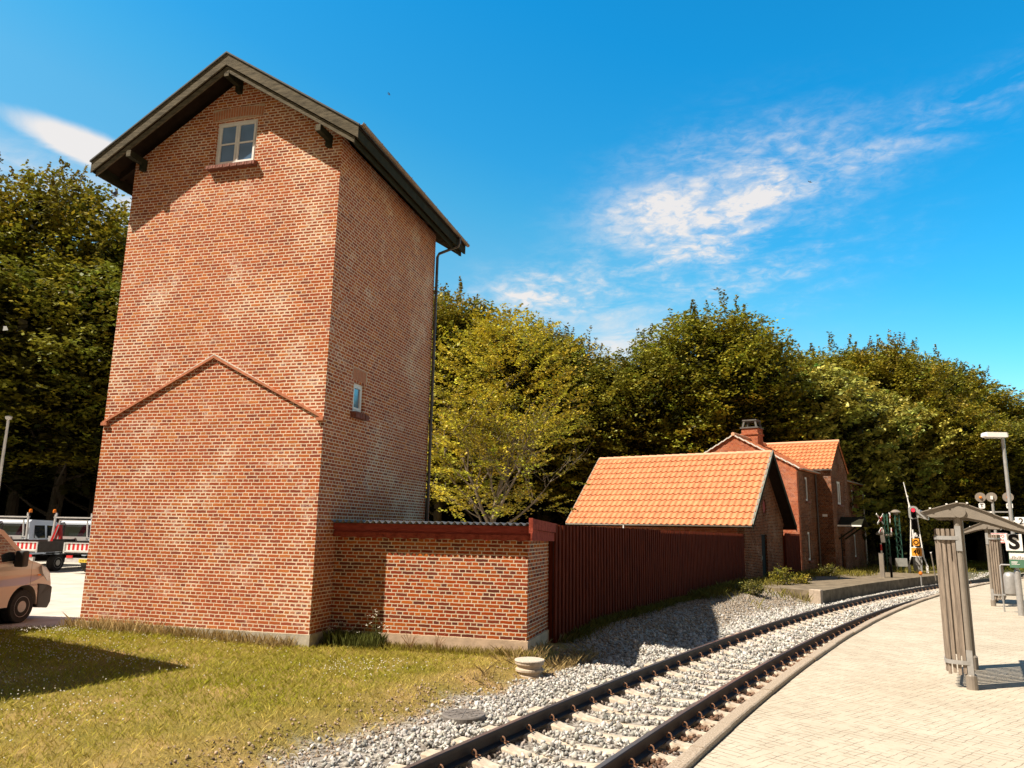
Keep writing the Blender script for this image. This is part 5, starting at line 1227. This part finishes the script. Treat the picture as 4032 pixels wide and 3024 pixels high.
# trucks
def truck(label, loc, rzz):
    r = root('tipper_truck', label, 'truck', loc, rzz, 'crane trucks parked before the trees')
    # local: x forward; rear at x=0
    mb = MB(); mb.box(.1, 5.6, -.4, .4, .42, .62); mb.build('chassis', 'black', r)
    sd = MB()
    for s in (-1, 1): sd.box(.03, 3.05, s*1.05-.02, s*1.05+.02, .88, 1.24)
    sd.box(.0, 3.1, -1.03, 1.03, .80, .88); sd.build('bed', 'truckgrey', r)
    tgm = MB(); tgm.box(-.03, .0, -1.05, 1.05, .84, 1.22); to = tgm.build('tailgate', 'white', r)
    st = MB(); n = 10
    for k in range(n): y_ = -1.0+k*.2; st.slab([(y_, .93), (y_+.1, .93), (y_+.1, 1.2), (y_, 1.2)], [], (-.032, 0, 0), (0, 1, 0), (0, 0, 1), .003)
    for v_ in st.v: pass
    st.build('chevron_stripes', 'red', to)
    fr_ = MB(); fr_.bar((-.045, -1.05, .87), (-.045, 1.05, .87), .03, .06); fr_.bar((-.045, -1.05, 1.2), (-.045, 1.05, 1.2), .02, .03); fr_.box(-.06, -.03, -1.08, -1.02, .8, 1.22); fr_.box(-.06, -.03, 1.02, 1.08, .8, 1.22); fr_.build('tailgate_frame', 'alu', to)
    rb_ = MB(); rb_.box(-.05, .05, -.95, .95, .45, .62); rbo = rb_.build('rear_bumper', 'alu', r)
    MB().box(-.08, -.052, -.18, .3, .46, .58).build('number_plate', 'yellow', rbo)
    text('plate_lettering', 'TJ 97 453', .1, 'black', rbo, (-.083, .06, .52), (pi/2, 0, -pi/2), .001)
    for y_ in (-.75, .75): MB().box(-.07, -.05, y_-.14, y_+.14, .62, .72).build('rear_light', 'red', r)
    # crew cab
    cp_ = [(3.25, .55), (5.2-.45, .55)]+archpts(5.2, .43, .45, 10, pi, 0)+[(5.95, .5), (6.0, .8), (5.85, 1.12), (5.5, 1.22), (4.95, 1.95), (4.7, 2.07), (3.35, 2.1), (3.22, 2.0)]
    tf = lambda a, b: (1-.13*sm(1.25, 2.1, b))*(1-.1*sm(5.2, 6, a))
    mb = MB(); vanbody(mb, cp_, 1.92, tf); mb.build('cab', 'truckpaint', r, bevel=.05)
    for s in (-1, 1):
        for pts in ([(3.5, 1.28), (4.12, 1.28), (4.1, 1.85), (3.52, 1.85)], [(4.25, 1.28), (5.2, 1.28), (4.8, 1.82), (4.25, 1.85)]):
            mb = MB(); v = [(a, s*(.96*tf(a, b)+.004), b) for a, b in pts]+[(a, s*(.96*tf(a, b)-.03), b) for a, b in pts]
            mb.add(v, [(0, 1, 2, 3), (7, 6, 5, 4)]+[(i, (i+1) % 4, (i+1) % 4+4, i+4) for i in range(4)]); mb.build('side_window', 'glassd', r)
        mb = MB(); y_ = s*.965; mb.box(3.55, 3.72, min(y_-.01, y_+.015), max(y_-.01, y_+.015), 1.08, 1.12); mb.box(4.95, 5.12, min(y_-.01, y_+.015), max(y_-.01, y_+.015), 1.08, 1.12); mb.build('door_handle', 'black', r)
        mb = MB(); mb.box(4.17, 4.185, min(s*.955, s*.967), max(s*.955, s*.967), .6, 1.26); mb.build('door_seam', 'black', r)
    mb = MB(); mb.box(3.20, 3.24, -.72, .72, 1.38, 1.92); mb.build('rear_window', 'glassd', r)
    mb = MB(); v = [(5.5, -.8, 1.24), (5.5, .8, 1.24), (4.98, .72, 1.93), (4.98, -.72, 1.93)]; mb.add([(a+.014, b, c+.012) for a, b, c in v]+[(a-.02, b, c-.02) for a, b, c in v], [(0,1,2,3),(7,6,5,4),(0,4,5,1),(1,5,6,2),(2,6,7,3),(3,7,4,0)]); mb.build('windscreen', 'glassd', r)
    # ladder frame with beacons
    mb = MB()
    for s in (-1, 1): mb.bar((3.0, s*1.0, .88), (3.0, s*.93, 2.35), .07, .07, (0, 1, 0)); mb.bar((3.02, s*.8, 1.2), (3.02, s*.7, 2.1), .05, .05, (0, 1, 0)); mb.bar((3.0, s*.9, 2.2), (3.0, s*.9, 2.42), .06, .06, (0, 1, 0))
    mb.bar((3.0, -1, 2.22), (3.0, 1, 2.22), .07, .06); mb.bar((3.02, -.72, 2.1), (3.02, .72, 2.1), .05, .05); mb.bar((3.0, -1, 1.35), (3.0, 1, 1.35), .05, .05); mo = mb.build('ladder_frame', 'alu', r)
    for s in (-1, 1):
        b_ = MB(); b_.tube([(3.0, s*1.02, 2.28), (3.0, s*1.02, 2.42)], .04, 8); b_.build('beacon_base', 'black', mo)
        b_ = MB(); b_.lathe([(.07, 2.42), (.075, 2.48), (.06, 2.56), (.02, 2.58)], (3.0, s*1.02, 0), 14); b_.build('beacon', 'amber', mo)
    # folded red crane
    mb = MB(); mb.box(2.35, 2.7, -.05, .4, .88, 1.15); mb.bar((2.5, .55, 1.0), (2.4, .1, 1.98), .14, .17, (1, 0, 0)); mb.bar((2.35, .1, 1.98), (2.3, -.12, 1.0), .11, .14, (1, 0, 0)); mb.bar((2.25, .3, 1.05), (2.25, -.02, 1.9), .06, .07, (1, 0, 0)); cr = mb.build('crane', 'red', r, bevel=.01)
    mb = MB(); mb.bar((2.2, .2, 1.2), (2.2, .0, 1.85), .03, .04, (1, 0, 0)); mb.tube([(2.2, .02, 1.95), (2.5, .02, 1.95)], .06, 8); mb.build('crane_cylinder', 'galv', cr)
    mb = MB(); mb.box(2.75, 2.78, -.95, .95, .9, 1.4); mb.build('headboard', M['alu'], r)
    mb = MB(); mb.box(1.6, 2.2, -.9, -.3, .88, 1.3); mb.build('tool_crate', 'black', r, label='black crate standing on the truck bed')
    for x in (1.25, 5.2):
        for s in (-1, 1): wheel(r, x, s*.86, .35, .28, s, 'zinc')
    mb = MB()
    for s in (-1, 1): mb.box(.85, 1.65, s*.86-.16, s*.86+.16, .72, .77)
    mb.build('mudguards', 'black', r)
    return r
truck('leftmost crane truck, its cab and red crane rising above the van', (-23.6, 11.6, -.13), pi/2+.09)
truck('middle crane truck with its striped tailgate just right of the van', (-20.45, 12.0, -.13), pi/2+.09)
truck('right crane truck with red striped tailgate, half hidden behind the tower', (-17.2, 12.4, -.13), pi/2+.09)
# neighbouring building outside the picture whose shadow lies on the lawn
nb = root('neighbour_building', 'plain rendered building with flat roof left of the lawn', 'building', (-3.8, -4.6, -.3), -.235)
MB().box(-9, 0, -7, 0, 0, 5.0).build('wall', 'render', nb)
MB().box(-9.1, .0, -7.1, .0, 5.0, 5.2).build('roof', 'rooffelt', nb)
# ------------------------------------------------------------------ trees
def leaf_quads(P_, N_, size, aspect=.62, roll=None):
    n = len(P_); r = rng.normal(size=(n, 3)); u = np.cross(N_, r); u /= np.linalg.norm(u, axis=1)[:, None]+1e-9
    v = np.cross(N_, u); s = size[:, None]
    V = np.stack([P_-u*s, P_-v*s*aspect+u*s*.1, P_+u*s, P_+v*s*aspect+u*s*.1], 1)
    return V.reshape(-1, 3)
def sprays(cen, dirs, L, n, flat, leaf, base, var, droop=.25, upn=1.2):
    """clumps of leaves round centres, stretched along dirs, flattened upright"""
    k = len(cen); t_ = rng.uniform(-.5, .5, (k, n, 1)); w = (1-np.abs(t_)*1.3)
    side = np.cross(dirs, [0, 0, 1.]); side /= np.linalg.norm(side, axis=1)[:, None]+1e-9
    upv = np.cross(side, dirs)
    P_ = cen[:, None]+dirs[:, None]*t_*L[:, None, None]*1.6+side[:, None]*rng.normal(0, .32, (k, n, 1))*L[:, None, None]*w+upv[:, None]*rng.normal(0, flat, (k, n, 1))*L[:, None, None]
    P_[..., 2] -= droop*np.clip(t_[..., 0]+.2, 0, 1)**2*L[:, None]
    N_ = rng.normal(size=(k, n, 3)); N_[..., 2] = np.abs(N_[..., 2])+upn
    N_ /= np.linalg.norm(N_, axis=2)[..., None]
    sz_ = leaf*rng.uniform(.6, 1.25, (k, n))
    cc = np.array(base)[None]*rng.uniform(1-var, 1+var, (k, 1))
    hue = rng.normal(0, .10, (k, 1)); cc = cc*np.concatenate([1+hue*1.4, 1+hue*.3, np.ones((k, 1))], 1)
    cl_ = cc[:, None]*rng.uniform(.65, 1.3, (k, n, 1))
    return leaf_quads(P_.reshape(-1, 3), N_.reshape(-1, 3), sz_.ravel()), np.repeat(np.clip(cl_.reshape(-1, 3), .003, .6), 4, 0)
def trunk_mesh(name, H, r0, limbs, seed, spread=.6, parent=None, lo=.15):
    rr = random.Random(seed); mb = MB(); pts = [(0, 0, -.3)]
    for k in range(1, 8): q = k/7; pts.append((rr.gauss(0, .15)*q, rr.gauss(0, .15)*q, H*.85*q))
    mb.tube(pts, [r0*(1.35 if k == 0 else 1-.88*k/7) for k in range(8)], 10)
    for i in range(limbs):
        q = lo+(.85-lo)*i/limbs; z = H*.85*q; a = rr.uniform(0, 2*pi); L = H*spread*(1-.7*q)*rr.uniform(.5, .9)*.6
        j = min(int(q*7), 6); f = q*7-j; b0 = Vector(pts[j]).lerp(Vector(pts[j+1]), f)
        p1 = b0+Vector((cos(a), sin(a), .5))*L*.4; p2 = p1+Vector((cos(a+.3), sin(a+.3), .9))*L*.4
        mb.tube([b0, p1, p2], [r0*.38*(1-q*.6), r0*.22*(1-q*.6), .03], 6, False)
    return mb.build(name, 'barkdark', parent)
def crown_surface(k, H, R, z0, lump, seed, top=1.0, pw=1.0):
    r = np.random.default_rng(seed); th = r.uniform(0, 2*pi, k); q = r.uniform(0, 1, k)**.85
    z = z0+(H-z0)*q
    prof = np.interp(q, [0, .25, .5, .7, .85, .95, 1.0], [.62, .80, .97, 1.0, .82, .52, .2])
    ph = r.uniform(0, 6, 6)
    lob = 1+lump*(np.sin(3*th+ph[0]+4*q)+np.sin(5*th+ph[1]-7*q)+.7*np.sin(8*th+ph[2]+11*q)+.5*np.sin(13*th+ph[3]))
    rad = R*prof*lob*(1-.38*r.uniform(0, 1, k)**2.2)
    P_ = np.stack([rad*np.cos(th), rad*np.sin(th), z], 1)
    D_ = np.stack([np.cos(th), np.sin(th), np.full(k, .25)+.9*q**2], 1); D_ += r.normal(0, .25, D_.shape); D_ /= np.linalg.norm(D_, axis=1)[:, None]
    return P_, D_
def crown(kind, H, R, seed):
    V = []; Cc_ = []
    if kind == 'beech':
        P_, D_ = crown_surface(1150, H, R, H*.27, .11, seed); v, c = sprays(P_, D_, rng.uniform(.9, 1.9, len(P_)), 42, .055, .125, (.25, .235, .02), .4); V.append(v); Cc_.append(c)
        # upward tips breaking the skyline
        kk = 26; th = rng.uniform(0, 2*pi, kk); rr_ = R*rng.uniform(0, .8, kk); zt = H*(1-.22*(rr_/R)**2)
        for i in range(kk):
            hh = rng.uniform(1.4, 3.4); m_ = 10; q = np.linspace(0, 1, m_); lean = rng.normal(0, .18, 2)
            P_ = np.stack([rr_[i]*cos(th[i])+lean[0]*hh*q+rng.normal(0, .3, m_)*(1-q), rr_[i]*sin(th[i])+lean[1]*hh*q+rng.normal(0, .3, m_)*(1-q), zt[i]-1.2+hh*q], 1)
            a = rng.uniform(0, 2*pi, m_); D_ = np.stack([np.cos(a)*(1-q*.7), np.sin(a)*(1-q*.7), .6+q], 1); D_ /= np.linalg.norm(D_, axis=1)[:, None]
            v, c = sprays(P_, D_, .9*(1-.7*q)+.15, 20, .06, .10, (.22, .19, .025), .3); V.append(v); Cc_.append(c)
        P_, D_ = crown_surface(420, H*.93, R*.78, H*.22, .06, seed+5); v, c = sprays(P_, D_, rng.uniform(.9, 1.6, len(P_)), 16, .2, .26, (.03, .03, .004), .2); V.append(v); Cc_.append(c)  # inner leaves near black, the crown's deep shade put into their colour
    elif kind == 'chestnut':
        P_, D_ = crown_surface(1000, H, R, H*.16, .12, seed, .6); v, c = sprays(P_, D_, rng.uniform(.8, 1.5, len(P_)), 40, .07, .17, (.36, .34, .06), .25, droop=.6, upn=1.1); V.append(v); Cc_.append(c)
        P_, D_ = crown_surface(420, H*.93, R*.8, H*.1, .06, seed+5); v, c = sprays(P_, D_, rng.uniform(.9, 1.6, len(P_)), 16, .2, .26, (.03, .033, .005), .2); V.append(v); Cc_.append(c)  # dark inner fill, shade inside the crown put into the leaf colour
    V = np.concatenate(V); Cc_ = np.concatenate(Cc_); return V, np.arange(len(V)).reshape(-1, 4), Cc_
TEMPL = {}
def make_tree(key, kind, H, R, seed, r0, limbs, tint=(1, 1, 1)):
    V, F, c = crown(kind, H, R, seed); r = bpy.data.objects.new('tree', None); link(r)
    npmesh('crown', V, F, 'leaf', c*np.array(tint), r)
    trunk_mesh('trunk', H, r0, limbs, seed, parent=r); TEMPL[key] = r
make_tree('beechA', 'beech', 17, 5.2, 3, .32, 14)
make_tree('beechB', 'beech', 17, 5.0, 8, .30, 14, (1.0, .9, .9))
make_tree('beechC', 'beech', 16, 5.8, 14, .34, 14, (.85, .85, 1.0))
make_tree('chest', 'chestnut', 13, 5.4, 21, .34, 12)
used = set()
def plant(key, x, y, H, sxy, rzz, label, name='beech_tree', group='trees of the wood behind the station', base=17):
    src = TEMPL[key]
    r = src if key not in used else dup(src)
    used.add(key); r.name = name; r.location = (x, y, -.15); s = H/base; r.scale = (sxy, sxy, s); r.rotation_euler = (0, 0, rzz)
    tag(r, label, 'tree', group); return r
K3 = ['beechA', 'beechB', 'beechC']
T = [(-36.5, 13.0, 20, 1.25, 'tall dark beech at the extreme left, cut by the picture edge'), (-31.3, 21.2, 21.6, 1.0, 'tallest left beech with loose twiggy top at the picture edge'), (-27.0, 19.9, 16.4, 1.0, 'dark beech above the left truck, second from the left edge'),
     (-30.9, 26.5, 18.6, 1.1, 'beech with twiggy top above the right truck'), (-25.4, 24.4, 16.9, 1.0, 'beech with spiky crown touching the left wall of the tower'), (-28.5, 31, 17.5, 1.2, 'rear beech standing behind the trucks, hidden lower half'),
     (-20, 30, 19, 1.2, 'beech hidden behind the tower, left one'), (-14.5, 32, 17.5, 1.15, 'beech hidden behind the tower, right one'),
     (-9.6, 31.5, 16.2, 1.0, 'spiky beech whose top shows just right of the downpipe'), (-7.6, 36.0, 16.4, .95, 'second spiky beech right of the tower, behind the yellow tree'),
     (-4.6, 39.5, 15.6, .95, 'beech behind the top of the yellow tree'), (-1.8, 38.5, 14.2, .9, 'narrow beech right of the yellow tree crown'),
     (-.9, 47.3, 13.8, 1.0, 'low beech in the dip of the skyline'), (1.4, 43.6, 13.6, .85, 'beech at the right end of the skyline dip'),
     (3.2, 39.3, 15.2, .85, 'tall beech above the left end of the shed roof'), (7.0, 40.1, 16.6, 1.05, 'highest pointed beech above the shed roof'),
     (9.3, 48.5, 17.3, .85, 'pointed orange tinged beech behind the house chimney'), (11.8, 50.9, 16.8, 1.05, 'far beech behind the chestnut, left one'),
     (17.2, 56.4, 17.2, 1.1, 'far beech behind the chestnut, right one'), (20.5, 53.9, 16.8, 1.0, 'beech above the far end of the house'),
     (22.6, 57.9, 17.9, 1.0, 'twin topped beech left of the tall lamp post'), (26.1, 62.0, 17.2, 1.05, 'beech between the signal arm and the lamp post'),
     (29.0, 62.4, 15.4, 1.1, 'beech above the T and G signal discs'), (33.0, 68.9, 14.3, 1.2, 'beech right of the lamp head at the picture edge'), (38.5, 72, 14.5, 1.3, 'outermost right beech behind the platform signs'),
     (23.4, 50.5, 12.2, .8, 'lower beech overhanging the crossing signals'), (28.0, 54.5, 11.5, .9, 'low dark beech behind the shelters'), (34, 60, 11.0, 1.1, 'low dark beech behind the lamp post'),
     (44, 70, 14, 1.3, 'beech beyond the right edge of the picture')]
for i, (x, y, H, s, lb) in enumerate(T):
    if x < -12:
        q = 1.17; x = Cp.x+(x-Cp.x)*q; y = Cp.y+(y-Cp.y)*q; H = 1.93+(H-1.93)*q; s *= 1.35
    plant(K3[i % 3] if not (-10 < x < 0) else ('beechB', 'beechC')[i % 2], x, y, H, s, i*1.9, lb)
TC_ = [(13.4, 44.3, 13.6, 1.0, 'large pale green chestnut right behind the house roof'), (17.9, 48.3, 12.6, .8, 'pale chestnut above the cross gable, right of the large one'), (20.6, 49.0, 9.5, .55, 'small bright chestnut right of the house wall')]
for i, (x, y, H, s, lb) in enumerate(TC_): plant('chest', x, y, H, s, i*2.2+.4, lb, 'chestnut_tree', 'chestnut trees behind the house', 13)
# young beech with a bare forked trunk between tower and shed
yt = root('young_beech', 'yellow green beech with pale forked trunk between tower and shed', 'tree', (-1.1, 14.7, -.15))
rr = random.Random(4); mb = MB(); tips = []
def branch(p, d, L, r, lev):
    pts = [p]; q = Vector(d); n = 4
    for i in range(n):
        q = (q+Vector((rr.gauss(0, .12), rr.gauss(0, .12), rr.gauss(.04, .06)))).normalized(); pts.append(pts[-1]+q*L/n)
    mb.tube(pts, [r*(1-.55*i/n) for i in range(n+1)], 8 if lev < 2 else 5, False)
    if lev >= 4: tips.extend([(pts[-1], q), (pts[-2], q)]); return
    if lev >= 2: tips.append((pts[-1], q))
    for j in range(rr.randint(3, 4) if lev < 3 else 3):
        i = rr.randint(2, n); a = rr.uniform(0, 2*pi); side = Vector((cos(a), sin(a), rr.uniform(-.1, .5)))
        branch(pts[i], (q*.75+side*.75).normalized(), L*rr.uniform(.55, .8), r*.5, lev+1)
branch(Vector((0, 0, 1.9)), (.1, 0, 1), 2.6, .10, 0)
mb.tube([(-.05, 0, -.2), (0, 0, .8), (0, 0, 1.95)], [.21, .15, .125], 12)
branch(Vector((0, 0, 1.5)), (-.65, .1, .75), 2.4, .06, 1); branch(Vector((0, 0, 1.9)), (.9, -.1, .42), 2.6, .055, 1); branch(Vector((0, 0, 2.0)), (.35, .3, .9), 3.0, .07, 1); branch(Vector((0, 0, 2.1)), (-.3, -.3, .95), 3.0, .07, 1); branch(Vector((0, 0, 2.4)), (.6, -.4, .75), 3.0, .06, 1); branch(Vector((0, 0, 2.5)), (-.75, -.1, .6), 2.6, .05, 1)
mb.build('trunk', 'bark', yt)
P_, D_ = crown_surface(520, 10.2, 3.3, 2.6, .12, 33, .5); P_[:, 0] += .35
keepm = ~((P_[:, 0] > .8) & (P_[:, 2] < 4.6) & (rng.uniform(0, 1, len(P_)) < .7)); P_, D_ = P_[keepm], D_[keepm]
tp = np.array([list(p) for p, q in tips]); td = np.array([list(q) for p, q in tips])
sel = rng.uniform(0, 1, len(tp)) < np.where((tp[:, 0] > .7) & (tp[:, 2] < 6), .08, .4)
P_ = np.concatenate([P_, tp[sel]]); D_ = np.concatenate([D_, td[sel]])
v, c = sprays(P_, D_, rng.uniform(.4, .9, len(P_)), 44, .05, .062, (.44, .36, .024), .33, droop=.15)
npmesh('crown', v, np.arange(len(v)).reshape(-1, 4), 'leaf', c, yt)
# weeping birch top behind it
V_ = []; C_ = []
wb2 = root('birch_tree', 'grey green weeping birch whose rounded top rises behind the yellow tree', 'tree', (-6.0, 43.5, -.15))
for i in range(90):
    a = rng.uniform(0, 2*pi); rad = 2.6*sqrt(rng.uniform(0, 1)); zt = 17.9-.35*rad**2/1.6+rng.normal(0, .3); m_ = 8; q = np.linspace(0, 1, m_)
    P_ = np.stack([rad*cos(a)+q*.3*cos(a), rad*sin(a)+q*.3*sin(a), zt-q*2.6], 1); D_ = np.tile([[.1*cos(a), .1*sin(a), -1.]], (m_, 1))
    v, c = sprays(P_, D_, np.full(m_, .4), 12, .2, .07, (.16, .15, .045), .2, droop=0, upn=.3); V_.append(v); C_.append(c)
V_ = np.concatenate(V_); npmesh('crown', V_, np.arange(len(V_)).reshape(-1, 4), 'leaf', np.concatenate(C_), wb2)
trunk_mesh('trunk', 18.5, .22, 10, 91, parent=wb2)
# woodland mass far behind so no sky shows between the trunks
def wood(name, pts, label, H=9):
    V = []; C_ = []
    for (xa, ya), (xb, yb) in zip(pts[:-1], pts[1:]):
        L = math.hypot(xb-xa, yb-ya); k = int(L*105); f = rng.uniform(0, 1, k)
        P_ = np.stack([xa+(xb-xa)*f+rng.normal(0, 1.2, k), ya+(yb-ya)*f+rng.normal(0, 1.2, k), rng.uniform(0, 1, k)**1.5*H*(1+.12*np.sin(f*L*.8))], 1)
        a = rng.uniform(0, 2*pi, k); D_ = np.stack([np.cos(a), np.sin(a), np.full(k, .2)], 1)
        v, c = sprays(P_, D_, rng.uniform(1.2, 2.2, k), 12, .2, .55, (.02, .02, .003), .25); V.append(v); C_.append(c)  # near black leaves, the wood's inner shade put into their colour
    V = np.concatenate(V); o = npmesh(name, V, np.arange(len(V)).reshape(-1, 4), 'leaf', np.concatenate(C_)); tag(o, label, kind='stuff')
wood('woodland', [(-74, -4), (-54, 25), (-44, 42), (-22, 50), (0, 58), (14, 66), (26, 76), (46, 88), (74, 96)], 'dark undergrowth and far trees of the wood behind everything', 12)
# shrubs under the house wall
def shrub(x, y, R, H, label, base=(.12, .11, .02)):
    r = root('wild_shrub', label, 'shrub', (x, y, float(height(x, y))), 0, 'wild shrubs along the track')
    P_, D_ = crown_surface(60, H, R, .05, .1, int(abs(x*37+y*11))); v, c = sprays(P_, D_, rng.uniform(.15, .3, len(P_)), 22, .15, .035, base, .3); npmesh('foliage', v, np.arange(len(v)).reshape(-1, 4), 'leaf', c, r)
    st = MB()
    for k in range(5): a = k*1.3; st.tube([(0, 0, 0), (cos(a)*R*.4, sin(a)*R*.4, H*.5), (cos(a)*R*.6, sin(a)*R*.6, H*.85)], [.012, .009, .004], 4)
    st.build('stems', 'bark', r)
shrub(16.4, 42.3, .8, 1.0, 'bushy shrub at the far foot of the house'); shrub(9.55, 19.6, .4, .7, 'yellow green shrub in front of the shed door', (.22, .2, .02)); shrub(10.3, 20.6, .3, .45, 'small bright shrub between shed and ballast', (.24, .2, .02)); shrub(12.3, 27.6, .45, .6, 'low leafy shrub by the old platform', (.16, .14, .02))
shrub(8.2, 15.0, .35, .4, 'weedy shrub at the fence foot', (.13, .12, .02))
# ------------------------------------------------------------------ birds
def bird(loc, rzz, tilt, s, label):
    r = bpy.data.objects.new('bird', None); link(r); r.location = loc; r.rotation_euler = (tilt, .5, rzz); r.scale = (s,)*3; tag(r, label, 'bird', 'small birds in flight')
    b = MB(); b.tube([(-.09, 0, 0), (-.05, 0, 0), (.0, 0, .003), (.05, 0, .004), (.075, 0, .008), (.1, 0, .006)], [.006, .018, .024, .018, .014, .003], 8)
    for q in (-1, 1):
        v = [(.04, q*.01, .005), (.07, q*.1, .04), (.03, q*.2, .05), (-.05, q*.26, .03), (-.0, q*.12, .03), (-.03, q*.012, .003)]
        b.add(v+[(a, c, d-.004) for a, c, d in v], [(0, 1, 4, 5), (1, 2, 3, 4), (11, 10, 7, 6), (10, 9, 8, 7), (0, 6, 7, 1), (1, 7, 8, 2), (2, 8, 9, 3), (3, 9, 10, 4), (4, 10, 11, 5)])
    b.add([(-.07, -.012, 0), (-.07, .012, 0), (-.14, .03, 0), (-.12, 0, 0), (-.14, -.03, 0), (-.07, -.012, -.004), (-.07, .012, -.004), (-.14, .03, -.004), (-.12, 0, -.004), (-.14, -.03, -.004)], [(0, 1, 2, 3), (0, 3, 4), (8, 7, 6, 5), (9, 8, 5)])
    b.build('body', 'bird', r)
bird((-11.99, 6.28, 12.71), 1.2, .9, 1.5, 'largest bird, with spread wings, left of the tower eaves')
bird((-9.12, 20.51, 24.67), .3, .2, .85, 'tiny bird high in the blue right of the roof ridge')
bird((7.36, 27.1, 14.73), -.5, .3, 1.3, 'small dark bird below the clouds above the wood')
bird((13.78, 37.36, 25.13), 2.2, .2, .7, 'tiny bird against the white cloud')
